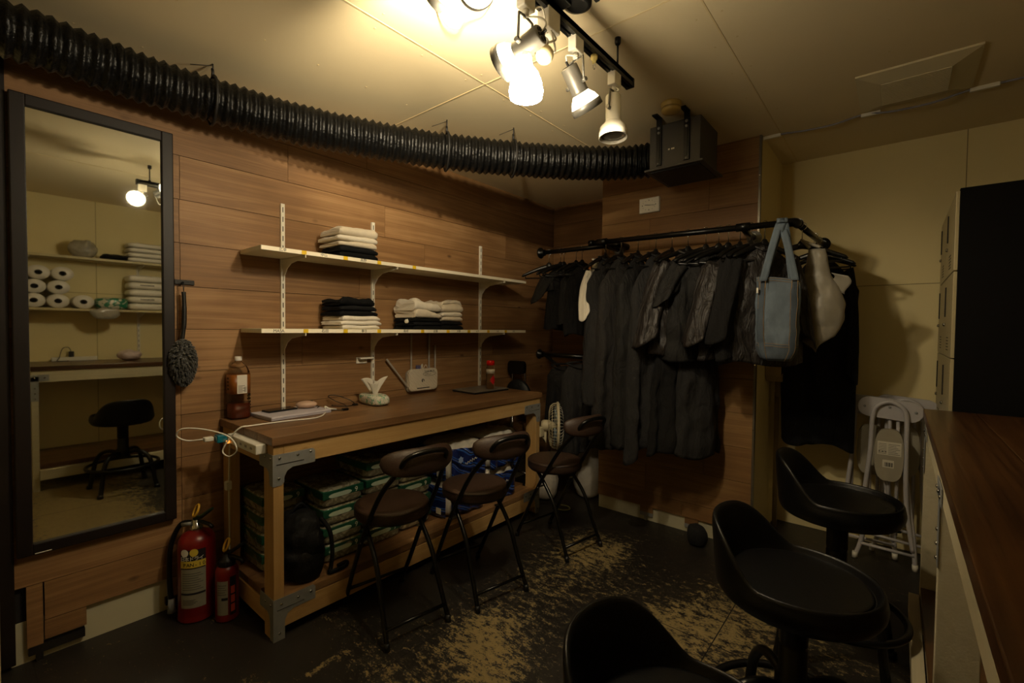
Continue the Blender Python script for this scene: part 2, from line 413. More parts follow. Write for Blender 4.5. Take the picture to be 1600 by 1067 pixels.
for y in (.875, 1.653):
    b = MB(); b.tube([(TX, y, 2.315), (TX, y, ZC)], .004, 8); b.lathe([(.009, 2.405), (.012, 2.412), (.012, 2.43)], 14, Matrix.Translation((TX, y, 0))); b.lathe([(.008, 2.313), (.008, 2.325), (.004, 2.33)], 12, Matrix.Translation((TX, y, 0)))
    b.build('rod', M_['black'], track)
b = MB(); b.box(TX-.015, TX+.05, 1.16, 1.25, 2.316, 2.43, .004); b.lathe([(.030, 2.325), (.044, 2.330), (.046, 2.36), (.046, 2.43)], 24, Matrix.Translation((TX+.055, 1.275, 0))); b.box(TX+.098, TX+.112, 1.30, 1.315, 2.34, 2.43)
o = b.build('power_feed', M_['black'], track)

def spot_light(loc, d, watts, angle, blend=.6, size=.03):
    l = bpy.data.lights.new('lamp_light', 'SPOT'); l.energy = watts; l.color = WARM; l.spot_size = math.radians(angle); l.spot_blend = blend; l.shadow_soft_size = size
    o = bpy.data.objects.new('lamp_light', l); COL.objects.link(o); o.matrix_world = align(loc, -Vector(d)); return o
def track_head(y, piv, d, label, lit=True, watts=0, angle=110, shell='bulb', L1=.085, colour=None, side=1):
    """adapter box on the track, two-armed yoke, barrel with a reflector bulb"""
    piv = Vector(piv); d = Vector(d).normalized(); body = colour or M_['lampgrey']
    t = thing('track_spotlight', label, 'spotlight', (TX, y, 2.283), 0, 'spotlights on the ceiling track')
    b = MB(); b.box(TX-.016, TX+.016, y-.026, y+.026, 2.235, 2.290, .003); b.lathe([(.006, 2.214), (.010, 2.216), (.010, 2.236)], 14, Matrix.Translation((TX, y, 0))); b.build('adapter', M_['whitemetal'], t)
    ax = d.cross(Vector((0, 0, 1)))
    if ax.length < .2: ax = Vector((0, 1, 0))
    ax.normalize(); top = Vector((TX, y, 2.217))
    b = MB()
    for s in (-1, 1):
        p = piv + ax*s*.036
        b.tube([top, top+ax*s*.034+Vector((0, 0, -.004)), p], .0042, 6)
        b.tube([piv+ax*s*.030, piv+ax*s*.047], .007, 10)
    b.build('yoke', M_['lampgrey'], t)
    M = align(piv - d*.055, d)
    b = MB(); b.lathe([(.004, -.004), (.026, -.004), (.029, 0), (.029, L1-.006), (.031, L1), (.029, L1+.002)], 28, M); b.build('barrel', body, t)
    b = MB()
    for k in range(6):
        a = k*PI/3; b.box(-.004, .004, .010, .021, -.0065, -.003, M=M @ Matrix.Rotation(a, 4, 'Z'))
    b.box(-.003, .003, -.003, .003, -.022, -.003, M=M); b.build('end_vents', M_['slot'], t)
    z = L1
    if shell == 'bulb':
        b = MB(); b.lathe([(.026, z-.004), (.030, z+.004), (.044, z+.022), (.052, z+.042)], 32, M, caps=False); b.build('bulb_neck', reflglass if lit else body, t)
    else:
        b = MB(); b.lathe([(.029, z-.004), (.034, z+.006), (.050, z+.022), (.052, z+.042)], 32, M, caps=False); b.build('reflector', body, t)
    b = MB(); b.lathe([(.051, z+.038), (.054, z+.040), (.055, z+.062), (.051, z+.063), (.050, z+.042)], 32, M, caps=False); b.build('rim', body, t)
    b = MB(); b.lathe([(.0, z+.056), (.03, z+.055), (.0495, z+.050), (.0495, z+.044), (0, z+.044)], 32, M, caps=False); b.build('lens', lensglow if lit else lensoff, t)
    c = spline([top, top+Vector((.02, .0, -.03))-d*.03, piv-d*.075+Vector((0, 0, .02)), piv-d*.057], 6)
    b = MB(); b.tube(c, .0028, 6); b.build('cable', M_['whiteplastic'], t)
    if watts: 
        l = spot_light(piv + d*(z+.075-.055), d, watts, angle); l.parent = t; l.matrix_parent_inverse = base_of(t).inverted()
    return t
track_head(1.08, (TX-.005, 1.085, 2.135), (-.965, -.05, -.27), 'grey track spotlight aimed at the plank wall, hanging in front of the white bell shade', True, P_SPOT, 95)
track_head(1.354, (TX, 1.360, 2.135), (.16, .60, -.78), 'grey track spotlight aimed at the clothes, between the bell shade and the white spotlight', True, P_SPOT, 115)
track_head(1.63, (TX, 1.625, 2.142), (.05, -.06, -1), 'white unlit track spotlight pointing straight down at the far end of the track', False, 0, shell='cone', colour=M_['whitemetal'], L1=.10)
track_head(.83, (TX, .80, 2.195), (-.90, -.22, -.36), 'lit track spotlight at the near end of the track, seen whole in the mirror', True, P_EYE, 95, colour=M_['whitemetal'])
track_head(.955, (TX-.055, .94, 2.255), (-.325, .235, .20), 'track spotlight just above the picture, aimed up at the ceiling', True, P_UP, 105, L1=.05)
# globe bulb on a cord and the glowing bell shade, both from one adapter
t = thing('pendant_lamp', 'glowing white bell shaped glass lamp hanging below the track', 'lamp', (TX, 1.197, 2.283))
b = MB(); b.box(TX-.022, TX+.022, 1.165, 1.228, 2.225, 2.29, .003); b.build('adapter', M_['whitemetal'], t)
BX, BY = TX, 1.085
prof = [(.016, 2.100), (.017, 2.085), (.021, 2.074), (.036, 2.054), (.046, 2.028), (.051, 2.002), (.048, 1.984)]
b = MB(); b.lathe(prof, 40, Matrix.Translation((BX, BY, 0)), caps=False); b.lathe([(r-.004, z) for r, z in prof][::-1], 40, Matrix.Translation((BX, BY, 0)), caps=False); b.build('bell_shade', bulbglass, t)
b = MB(); b.lathe([(.008, 2.135), (.014, 2.130), (.016, 2.100), (.010, 2.092)], 18, Matrix.Translation((BX, BY, 0))); b.build('lamp_holder', M_['whiteplastic'], t)
b = MB(); b.tube(spline([(TX, 1.19, 2.226), (TX-.02, 1.16, 2.21), (TX+.03, 1.15, 2.17), (TX-.01, 1.17, 2.15), (TX+.03, 1.12, 2.15), (BX, BY, 2.133)], 8), .004, 6)
b.tube(spline([(TX+.01, 1.20, 2.226), (TX+.03, 1.19, 2.19), (TX-.005, 1.17, 2.18), (TX+.015, 1.21, 2.17), (TX+.02, 1.18, 2.22)], 8), .0035, 6)
b.tube(spline([(TX-.01, 1.10, 2.24), (TX+.02, 1.13, 2.262), (TX+.01, 1.165, 2.22), (TX+.0, 1.16, 2.17), (TX+.02, 1.19, 2.14)], 8), .0025, 6); b.build('cord', M_['whiteplastic'], t)
b = MB(); b.sphere((TX+.015, 1.155, 2.135), .028); b.build('pilot_bulb', mk('pearl bulb glass', '#e0cfa0', .3, var=.03), t)
l = bpy.data.lights.new('bell_light', 'POINT'); l.energy = P_BELL; l.color = WARM; l.shadow_soft_size = .045
o = bpy.data.objects.new('bell_light', l); COL.objects.link(o); o.parent = t; o.location = Vector((BX, BY, 1.945)) - t.location
l2 = bpy.data.lights.new('bell_light', 'POINT'); l2.energy = P_BELL*.15; l2.color = WARM; l2.shadow_soft_size = .02
o = bpy.data.objects.new('bell_light', l2); COL.objects.link(o); o.parent = t; o.location = Vector((BX-.105, BY+.05, 2.03)) - t.location
# hook on the track
t = thing('track_hook', 'cream plastic hook with a metal ring clipped under the track', 'hook', (TX, 1.476, 2.283))
b = MB(); b.lathe([(.013, 2.284), (.013, 2.272), (.008, 2.266), (.006, 2.256)], 14, Matrix.Translation((TX, 1.476, 0))); b.build('clip', mk('cream plastic', '#d9c479', .45), t)
b = MB(); b.tube([(TX+.008*math.cos(a), 1.476+.008*math.sin(a), 2.246+.0*a) if False else (TX, 1.476+.008*math.sin(a), 2.246+.010*math.cos(a)) for a in [k*PI/8 for k in range(13)]], .0018, 6); b.build('ring', M_['chrome'], t)
# thin grey cable looping at the ceiling above the lamps
b = MB(); b.tube(spline([(-1.28, 1.09, 2.428), (-1.30, 1.16, 2.41), (-1.27, 1.195, 2.400), (-1.22, 1.18, 2.405), (-1.16, 1.20, 2.412), (-1.10, 1.19, 2.428)], 10), .002, 6)
tag(b.build('loose_cable', mk('grey cable sheath', '#8b8271', .5)), 'thin grey cable looping from the ceiling beside the brightest spot', 'cable')

# ------------------------------------------------------------------ flexible duct, fan box, detector, vent
m, N, L, B = new_mat('black glossy duct foil')
B.inputs['Base Color'].default_value = (.003, .003, .003, 1); B.inputs['Roughness'].default_value = .33; B.inputs['Specular IOR Level'].default_value = .28
tc = N.new('ShaderNodeTexCoord'); n = N.new('ShaderNodeTexNoise'); n.inputs['Scale'].default_value = 55; n.inputs['Detail'].default_value = 5; L.new(tc.outputs['Object'], n.inputs[0])
bp = N.new('ShaderNodeBump'); bp.inputs['Strength'].default_value = .5; bp.inputs['Distance'].default_value = .012; L.new(n.outputs['Fac'], bp.inputs['Height']); L.new(bp.outputs[0], B.inputs['Normal'])
ductmat = m
path = [(-2.33, -.6, 2.285), (-2.325, -.25, 2.285), (-2.32, .05, 2.285), (-2.327, .252, 2.283), (-2.335, .433, 2.28), (-2.315, .71, 2.277), (-2.26, 1.03, 2.275), (-2.14, 1.33, 2.27), (-1.92, 1.72, 2.262), (-1.60, 2.15, 2.262), (-1.38, 2.40, 2.270), (-1.20, 2.54, 2.275), (-1.085, 2.575, 2.275)]
cs = spline(path, 40)
# resample evenly
acc = [0.0]
for a, c in zip(cs, cs[1:]): acc.append(acc[-1]+(c-a).length)
Ltot = acc[-1]; pitch = .036; per = 6; n_ = int(Ltot/pitch)*per
pts = []; k = 0
for i in range(n_+1):
    s_ = Ltot*i/n_
    while k < len(acc)-2 and acc[k+1] < s_: k += 1
    f = (s_-acc[k])/max(1e-9, acc[k+1]-acc[k]); pts.append(cs[k].lerp(cs[k+1], f))
rr = []
for i in range(n_+1):
    ph = (i % per)/per; tri = 1-abs(2*ph-1)
    rr.append(.082 + .014*tri + .0015*noise.noise(Vector((i*.05, 0, 0))))
duct = thing('flexible_duct', 'long black corrugated flexible duct slung below the ceiling', 'duct', (-2.3, .7, 2.28))
b = MB(); b.tube(pts, rr, 40); o = b.build('hose', ductmat, duct)
for v in o.data.vertices:
    q = noise.noise(v.co*9.0)*.004 + noise.noise(v.co*31.0)*.004; v.co += v.normal*q
def duct_tie(name, i, label):
    p = pts[i]; t_ = (pts[min(i+1, n_)]-pts[max(i-1, 0)]).normalized(); u = Vector((0, 0, 1)); w = t_.cross(u).normalized()
    b = MB(); b.tube([p + (u*math.cos(a)+w*math.sin(a))*.100 for a in [k*2*PI/28 for k in range(28)]], .006, 6, closed=True)
    b.tube([p+u*.10, p+u*.118+w*.01, p+u*.135], .006, 6)
    b.tube([p+u*.13+w*.01, Vector((p.x, p.y, ZC))+w*.01], .003, 6); b.tube([p+u*.125-t_*.08, Vector((p.x, p.y, ZC-.008))+w*.01], .0015, 5)
    o = b.build('hanging_tie', M_['blackmatte'], duct)
def near(x, y): return min(range(n_+1), key=lambda i: (pts[i].x-x)**2+(pts[i].y-y)**2)
for x, y in ((-2.325, .715), (-1.925, 1.72), (-1.70, 2.02)): duct_tie('tie', near(x, y), '')
t = thing('fan_box', 'dark grey extractor fan box strapped under the ceiling at the end of the duct', 'extractor fan', (-.93, 2.56, 2.28))
boxm = mk('dark grey coated fan box', '#3a3835', .5, .2, var=.1)
b = MB(); b.box(-1.065, -.795, 2.42, 2.70, 2.165, 2.395, .004); b.build('housing', boxm, t)
b = MB(); b.box(-1.085, -.775, 2.40, 2.74, 2.155, 2.166, .002); b.build('bottom_flange', boxm, t)
b = MB()
b.box(-1.06, -.80, 2.425, 2.715, 2.150, 2.1555)  # flat black sheet: the darkness of the open underside, painted in
b.build('recess_shade', M_['blackmatte'], t)
for xs in (-1.01, -.863):
    b = MB(); b.box(xs-.014, xs+.014, 2.408, 2.4185, 2.18, 2.425); b.box(xs-.014, xs+.014, 2.35, 2.4185, 2.422, 2.4295)
    b.box(xs-.006, xs+.006, 2.404, 2.410, 2.20, 2.33); st = b.build('strap', M_['black'], t)
    b = MB()
    for zz_, yy in ((2.375, 2.408), (2.350, 2.408)): b.lathe([(.008, 0), (.007, .004), (.003, .006)], 12, Matrix.Translation((xs, yy, zz_)) @ Matrix.Rotation(PI/2, 4, 'X'))
    b.lathe([(.006, 0), (.003, .004)], 10, Matrix.Translation((xs, 2.408, 2.187)) @ Matrix.Rotation(PI/2, 4, 'X')); b.build('bolt', M_['galv'], st)
b = MB(); b.lathe([(.090, -.012), (.093, -.01), (.093, .018), (.090, .02)], 36, Matrix.Translation((-1.083, 2.575, 2.275)) @ Matrix.Rotation(PI/2, 4, 'Y')); b.build('collar', M_['galv'], t)
b = MB(); b.box(-.962, -.953, 2.4180, 2.4201, 2.252, 2.260); b.box(-.945, -.938, 2.4180, 2.4201, 2.252, 2.260); b.box(-.936, -.929, 2.4180, 2.4201, 2.252, 2.260); b.build('marking', M_['whiteplastic'], t)
b = MB(); b.lathe([(.050, 2.43), (.050, 2.420), (.046, 2.416), (.046, 2.392), (.042, 2.386), (.018, 2.384), (.001, 2.384)], 36, Matrix.Translation((-.90, 2.29, 0)))
t = thing('smoke_detector', 'round yellowed smoke detector on the ceiling beside the fan box', 'smoke detector', (-.90, 2.29, 2.43)); yl = mk('yellowed plastic', '#b59b58', .45, var=.06)
b.build('body', yl, t); b = MB(); b.lathe([(.0465, 2.398), (.0475, 2.4), (.0475, 2.405), (.0465, 2.407)], 36, Matrix.Translation((-.90, 2.29, 0)), caps=False); b.build('groove_ring', mk('yellowed plastic ring', '#8d763e', .5), t)
# ceiling vent
t = thing('ceiling_vent', 'white square framed vent grille in the ceiling above the lockers', 'vent', (.025, 2.79, 2.43))
vm = mk('vent plastic', '#cfc3a0', .5, var=.04)
b = MB()
X0, X1, Y0, Y1 = -.178, .228, 2.565, 2.985
def bevelframe(b, x0, x1, y0, y1, w, zo, zi):
    o_ = [(x0, y0), (x1, y0), (x1, y1), (x0, y1)]; i_ = [(x0+w, y0+w), (x1-w, y0+w), (x1-w, y1-w), (x0+w, y1-w)]
    for (A, za), (C, zc) in (((o_, ZC), (o_, zo)), ((o_, zo), (i_, zi)), ((i_, zi), (i_, ZC))):
        va = [b.bm.verts.new((*p, za)) for p in A]; vc = [b.bm.verts.new((*p, zc)) for p in C]
        for k in range(4): b.bm.faces.new((va[k], va[(k+1) % 4], vc[(k+1) % 4], vc[k]))
bevelframe(b, X0, X1, Y0, Y1, .085, ZC-.008, ZC-.026); b.build('frame', vm, t)
b = MB()
for k in range(24): b.box(X0+.086, X1-.086, Y0+.088+k*.0103, Y0+.0945+k*.0103, ZC-.029, ZC-.004)
b.build('louvre', vm, t)
b = MB(); b.box(X0+.085, X1-.085, Y0+.085, Y1-.085, ZC-.006, ZC-.001); b.build('backing', mk('vent shade', '#4a412b', .8), t)
# cable with short white covers running along the ceiling
t = thing('ceiling_cable', 'grey cable clipped along the ceiling with short white covers above the recess', 'cable', (0, 3.02, 2.43))
b = MB(); b.tube(spline([(-.64, 3.02, 2.424), (-.53, 3.02, 2.422), (-.42, 3.015, 2.41), (-.30, 3.012, 2.407), (-.17, 3.017, 2.424), (-.05, 3.01, 2.405), (.10, 3.01, 2.404), (.22, 3.012, 2.423), (.33, 3.01, 2.423), (.42, 2.97, 2.41), (.55, 2.92, 2.415), (.748, 2.9, 2.42)], 10), .005, 8); b.build('cable', mk('blue grey cable', '#7c7a86', .5), t)
for xa, xb, y in ((-.645, -.545, 3.022), (-.18, -.10, 3.02), (.222, .32, 3.012)):
    b = MB(); b.box(xa, xb, y-.009, y+.009, 2.412, 2.43, .003); b.build('cable_cover', M_['whiteplastic'], t)
# clock
t = thing('wall_clock', 'small square white wall clock on the boarded column', 'clock', (-1.298, 2.975, 2.13))
b = MB(); b.box(-1.368, -1.228, 2.956, 2.979, 2.082, 2.180, .004); b.build('case', M_['whitemetal'], t)
b = MB(); b.box(-1.360, -1.236, 2.9545, 2.957, 2.089, 2.173); b.build('dial', mk('clock dial paper', '#e9e3d2', .6, var=.02), t)
b = MB()
for k in range(12):
    a = k*PI/6; cx, cz = -1.298+.046*math.sin(a), 2.131+.032*math.cos(a); s_ = .0035 if k % 3 == 0 else .0018
    b.box(cx-s_*.6, cx+s_*.6, 2.9535, 2.955, cz-s_, cz+s_)
b.build('hour_marks', M_['ink'], t)
def hand(a, l, w):
    b = MB(); b.box(-w, w, -.001, .001, -.006, l, M=Matrix.Translation((-1.298, 2.953, 2.131)) @ Matrix.Rotation(a, 4, 'Y')); return b.build('hand', M_['ink'], t)
hand(math.radians(278), .030, .0016); hand(math.radians(97), .042, .0012)
# ------------------------------------------------------------------ mirror, duster, shelving on the boarded wall
FX = Matrix(((0, 0, 1, 0), (1, 0, 0, 0), (0, 1, 0, 0), (0, 0, 0, 1)))      # text facing +x
FY = Matrix(((1, 0, 0, 0), (0, 0, -1, 0), (0, 1, 0, 0), (0, 0, 0, 1)))     # text facing -y
FXN = Matrix(((0, 0, -1, 0), (-1, 0, 0, 0), (0, 1, 0, 0), (0, 0, 0, 1)))   # text facing -x
def text(name, body, pos, F, size, m, parent=None, align_='CENTER', tilt=0, local=False):
    c = bpy.data.curves.new(name, 'FONT'); c.body = body; c.size = size; c.align_x = align_; c.align_y = 'CENTER'; c.extrude = .0002
    c.materials.append(m)
    tmp = bpy.data.objects.new(name, c); COL.objects.link(tmp)
    me = bpy.data.meshes.new_from_object(tmp.evaluated_get(bpy.context.evaluated_depsgraph_get())); bpy.data.objects.remove(tmp); bpy.data.curves.remove(c)
    me.name = name; o = bpy.data.objects.new(name, me); COL.objects.link(o)
    M = Matrix.Translation(pos) @ F @ Matrix.Rotation(tilt, 4, 'Z')
    if parent:
        o.parent = parent
        if not local: M = base_of(parent).inverted() @ M
    o.matrix_local = M
    return o
t = thing('wall_mirror', 'tall mirror in a dark brown frame on the plank wall', 'mirror', (-2.51, .37, .427))
b = MB(); y0, y1, z0, z1, w = .118, .612, .427, 2.143, .043
b.box(-2.508, -2.474, y0, y0+w, z0, z1, .004); b.box(-2.508, -2.474, y1-w, y1, z0, z1, .004)
b.box(-2.508, -2.4742, y0+w-.002, y1-w+.002, z0, z0+w, .004); b.box(-2.508, -2.4742, y0+w-.002, y1-w+.002, z1-w, z1, .004); b.build('frame', M_['darkframe'], t)
m, N, L, B = new_mat('mirror glass'); B.inputs['Base Color'].default_value = (.80, .82, .76, 1); B.inputs['Metallic'].default_value = 1; B.inputs['Roughness'].default_value = .02
b = MB(); b.box(-2.500, -2.487, y0+w-.004, y1-w+.004, z0+w-.004, z1-w+.004); b.build('glass', m, t)
b = MB(); b.box(-2.4742, -2.4732, .165, .21, .431, .434); b.build('sticker', M_['whiteplastic'], t)
# hook rail and feather duster
t = thing('wall_hook', 'short dark metal hook rail on the plank wall beside the mirror', 'hook', (-2.51, .655, 1.495))
b = MB(); b.box(-2.509, -2.501, .618, .695, 1.484, 1.506, .002); b.build('plate', mk('dark hammered metal', '#1c1a18', .5, .5, bump=.4), t)
b = MB(); b.tube([(-2.502, .645, 1.492), (-2.478, .645, 1.488), (-2.474, .645, 1.497)], .003, 8); b.build('peg', M_['black'], t)
t = thing('duster', 'dark grey shaggy duster with a black handle hanging beside the mirror', 'duster', (-2.47, .645, 1.46))
b = MB(); b.tube(spline([(-2.474, .645, 1.450), (-2.474, .647, 1.38), (-2.473, .645, 1.30), (-2.472, .638, 1.235)], 8), [.0085]*8+[.0095]*10+[.008]*7, 10); b.build('handle', M_['blackplastic'], t)
b = MB(); b.tube([(-2.474, .645, 1.45), (-2.475, .642, 1.488), (-2.473, .648, 1.488), (-2.474, .645, 1.45)], .0013, 5); b.build('cord', M_['ink'], t)
rd = random.Random(5); b = MB()
b.sphere((-2.462, .638, 1.135), .040, (.8, 1.0, 2.4), 16, 12)
for k in range(900):
    u = rd.uniform(-1, 1); a = rd.uniform(0, 2*PI); r = math.sqrt(max(0, 1-u*u))
    n_ = Vector((r*math.cos(a)*.030, r*math.sin(a)*.040, u*.092)); p = Vector((-2.462, .638, 1.135))+n_
    d = (n_.normalized()+Vector((rd.uniform(-.6, .6), rd.uniform(-.6, .6), -.5))).normalized()
    if p.x+d.x*.02 < -2.505: continue
    b.tube([p, p+d*.010, p+d*.017+Vector((0, 0, -.006))], [.0045, .0045, .002], 5)
b.build('head', mk('grey chenille', '#34322d', .95, var=.3, vscale=90, sheen=.3), t)

def standard(y, zt, zb, label):
    t = thing('shelf_standard', label, 'shelf upright', (-2.509, y, zb), 0, 'slotted uprights of the wall shelves')
    b = MB(); b.box(-2.509, -2.495, y-.010, y+.010, zb, zt); b.build('upright', M_['whitemetal'], t)
    b = MB(); n_ = int((zt-zb-.03)/.05)
    for k in range(n_): b.box(-2.496, -2.4943, y-.0022, y+.0022, zt-.045-.05*k, zt-.018-.05*k)
    b.build('slots', M_['slot'], t)
    for zs in (1.652, 1.267):
        b = MB(); b.prism([(-2.497, zs-.001), (-2.262, zs-.001), (-2.262, zs-.014), (-2.268, zs-.014), (-2.40, zs-.030), (-2.445, zs-.052), (-2.480, zs-.090), (-2.485, zs-.115), (-2.497, zs-.115)], .004, Matrix.Translation((0, y+.002, 0)) @ Matrix.Rotation(PI/2, 4, 'X'))
        b.prism([(-2.272, zs-.001), (-2.262, zs-.001), (-2.2485, zs-.004), (-2.2475, zs+.002), (-2.2455, zs+.002), (-2.2455, zs-.014), (-2.272, zs-.014)], .004, Matrix.Translation((0, y+.002, 0)) @ Matrix.Rotation(PI/2, 4, 'X'))
        b.build('bracket', M_['whitemetal'], t)
standard(1.093, 1.942, .852, 'tall white slotted shelf upright at the left end of the wall shelves')
standard(1.638, 1.943, .90, 'white slotted shelf upright behind the folded clothes, with a small white clip')
standard(2.594, 1.934, .852, 'white slotted shelf upright at the right end, above the closed laptop')
shelfm = mk('white melamine shelf', '#e2d9be', .5, var=.03)
def shelf(zt, label, marks, tapes):
    t = thing('wall_shelf', label, 'shelf', (-2.38, 1.86, zt), 0)
    b = MB(); b.box(-2.495, -2.251, .887, 2.852, zt-.020, zt, .0008, 1); b.build('board', shelfm, t)
    b = MB(); b.box(-2.2511, -2.2495, .889, 2.850, zt-.0195, zt-.0008); b.build('edge_tape', mk('white edging tape', '#fbf1d8', .45, var=.03), t)
    for y in tapes:
        b = MB(); b.box(-2.2497, -2.2487, y-.012, y+.012, zt-.0195, zt-.0005); b.build('yellow_tape', M_['yellowtape'], t)
    for y, s_, z_ in marks: text('handwritten_name', s_, (-2.2492, y, zt-.010), FX, z_, M_['ink'], t)
    return t
shelf(1.672, 'upper long white wall shelf', [(.985, '広幸', .018), (1.19, '中山', .018), (1.415, '高野', .019)], [1.087, 1.309, 1.515, 1.76])
shelf(1.287, 'lower long white wall shelf with the clothes piles labelled along its edge', [(.965, 'MASA', .020), (1.195, '石田', .019), (1.42, '春日', .017), (1.70, '長崎', .018), (1.93, '近藤', .018), (2.13, '大野', .017), (2.31, '山下', .014), (2.52, '小川', .014), (2.70, '上村', .014)],
      [1.095, 1.309, 1.515, 1.825, 2.035, 2.225, 2.42, 2.61])
t = thing('adhesive_clip', 'small white clip hooked beside the middle shelf upright', 'clip', (-2.5, 1.575, 1.09))
b = MB(); b.box(-2.506, -2.470, 1.535, 1.627, 1.105, 1.116, .002); b.build('arm', M_['whitemetal'], t)
b = MB(); b.box(-2.508, -2.502, 1.527, 1.600, 1.078, 1.116, .002); b.build('plate', M_['whitemetal'], t)

# ------------------------------------------------------------------ folded clothes
whitecloth = mk('off white cotton', '#e3dac8', .9, var=.10, vscale=40, bump=.35, bscale=160, sheen=.2)
beigecloth = mk('beige cotton', '#d8cbb4', .9, var=.10, vscale=40, bump=.35, bscale=160, sheen=.2)
blackcloth = mk('black cotton', '#0b0b0c', .9, var=.25, vscale=40, bump=.5, bscale=160, spec=.2)
greycloth = mk('charcoal cotton', '#111113', .9, var=.25, vscale=40, bump=.5, bscale=160, spec=.2)
def folded(y0, y1, xb, xf, z0, h, m, label, seed, layers=2, rumple=.25, tilt=0.0, group=None, skew=0.0):
    """a garment folded over itself: the smooth folds face the room, the loose edges face along the wall"""
    r_ = random.Random(seed); th = h/(2*layers)
    path = []; D = xf-xb
    for i in range(layers):
        z = z0+th*(2*i+1); a, c = xb+r_.uniform(0, .02)+th, xf-th-r_.uniform(0, .008)
        row = [(a+(c-a)*k/7.0, z) for k in range(8)]
        if i % 2: row = row[::-1]
        if path:
            (px_, pz) = path[-1]; sgn = 1 if i % 2 else -1
            for q in range(1, 4):
                an = -PI/2+PI*q/4; path.append((px_+sgn*th*.98*math.cos(an), pz+th+th*math.sin(an)))
        path += row
    P = [Vector((x, 0, z)) for x, z in path]; left, right = [], []
    for i, p in enumerate(P):
        t_ = (P[min(i+1, len(P)-1)]-P[max(i-1, 0)]).normalized(); nn = Vector((-t_.z, 0, t_.x)); k = th*.93
        left.append(p+nn*k); right.append(p-nn*k)
    t0 = (P[0]-P[1]).normalized(); t1 = (P[-1]-P[-2]).normalized()
    loop = left+[P[-1]+t1*th*.6]+right[::-1]+[P[0]+t0*th*.6]
    b = MB(); NY = 14; rows_ = []
    for j in range(NY):
        f = j/(NY-1); e = 1-2*abs(f-.5); rowv = []
        pinch = 1-.35*(max(0, 1-f*NY/1.5)**2+max(0, 1-(1-f)*NY/1.5)**2)
        for p in loop:
            y = y0+(y1-y0)*f; up = (p.z-z0)/h
            q = Vector((p.x, y, z0+(p.z-z0)*pinch))
            n1 = noise.noise(Vector((p.x*11+seed, y*11, up*2))); n2 = noise.noise(Vector((p.x*34, y*34+seed, up*3)))
            q.z += up*h*rumple*(n1*1.1+n2*.4)+tilt*(f-.5)*up
            q.x += rumple*.018*noise.noise(Vector((y*14, seed*1.3, up*4)))+skew*(f-.5)
            q.y += rumple*.02*noise.noise(Vector((p.x*14, seed*2.1, up*5)))*(1 if abs(f-.5) > .4 else 0)
            q.z = max(q.z, z0+.0005)
            rowv.append(b.bm.verts.new(q))
        rows_.append(rowv)
    n_ = len(loop)
    for A, Bv in zip(rows_, rows_[1:]):
        for k in range(n_):
            f = b.bm.faces.new((A[k], A[(k+1) % n_], Bv[(k+1) % n_], Bv[k])); f.smooth = True
    b.bm.faces.new(rows_[0][::-1]); b.bm.faces.new(rows_[-1])
    o = b.build('folded_garment', m, None, loc=((xb+xf)/2, (y0+y1)/2, z0))
    return tag(o, label, 'folded clothes', group or 'folded clothes on the wall shelves')
z = 1.6725
for i, (h, m, la) in enumerate(((.030, blackcloth, 'black folded garment at the bottom of the upper shelf pile'), (.030, greycloth, 'black folded garment just under the beige ones on the upper shelf'))):
    folded(1.285, 1.515, -2.47, -2.262, z, h, m, la, 20+i); z += h
for i, (h, la) in enumerate(((.029, 'lowest of the three beige folded garments on the upper shelf'), (.029, 'middle one of the three beige folded garments on the upper shelf'), (.046, 'topmost beige folded garment on the upper shelf, with an open rolled end'))):
    folded(1.275-.01*(i == 1), 1.505, -2.47, -2.262+.004*i, z, h, (beigecloth, whitecloth, beigecloth)[i], la, 31+i, layers=2, rumple=.22, tilt=.01); z += h
z = 1.2875
for i, (h, la) in enumerate(((.022, 'lowest white folded garment of the left pile on the lower shelf'), (.024, 'middle white folded garment of the left pile on the lower shelf'), (.026, 'white folded garment directly under the black ones on the lower shelf'))):
    folded(1.285+.012*(i != 1), 1.525+.008*(i == 1), -2.475, -2.262+.004*i, z, h, whitecloth, la, 41+i); z += h
for i, (h, la) in enumerate(((.028, 'lowest black folded garment on top of the white ones, left pile of the lower shelf'), (.028, 'black folded garment second from the top, left pile of the lower shelf'), (.040, 'rumpled black garment topping the left pile of the lower shelf'))):
    folded(1.285, 1.515-.01*i, -2.475, -2.264, z, h, (blackcloth, greycloth, blackcloth)[i], la, 51+i, rumple=.25+.3*(i == 2)); z += h
z = 1.2875
toggle_on = None
for i, (h, la) in enumerate(((.024, 'black folded garment at the bottom of the double pile, left half'), (.024, 'second black folded garment of the double pile, left half, with a pale cord toggle'), (.024, 'black folded garment under the rolled beige ones of the double pile'))):
    o = folded(1.765, 1.985-.004*i, -2.475, -2.264, z, h, (blackcloth, greycloth, blackcloth)[i], la, 61+i, rumple=.3); z += h
    if i == 1: toggle_on = o
b = MB(); b.sphere((-2.30, 1.742, 1.337), .013); b.tube([(-2.30, 1.745, 1.345), (-2.31, 1.757, 1.352), (-2.32, 1.775, 1.33)], .002, 5); b.build('cord_toggle', M_['whiteplastic'], toggle_on)
for i, (h, la) in enumerate(((.050, 'thick beige folded garment in the double pile, lower of the two on the left'), (.058, 'rumpled beige garment topping the left half of the double pile'))):
    folded(1.775-.008*i, 1.985, -2.475, -2.262+.004*i, z, h, (beigecloth, whitecloth)[i], la, 71+i, layers=2, rumple=.42, tilt=-.035); z += h-.006
z = 1.2875
for i, (h, la) in enumerate(((.030, 'black folded garment at the bottom of the double pile, right half'), (.028, 'black folded garment right under the three beige ones, right half of the double pile'))):
    folded(1.993, 2.185-.006*i, -2.475, -2.266, z, h, (blackcloth, greycloth)[i], la, 81+i, rumple=.25); z += h
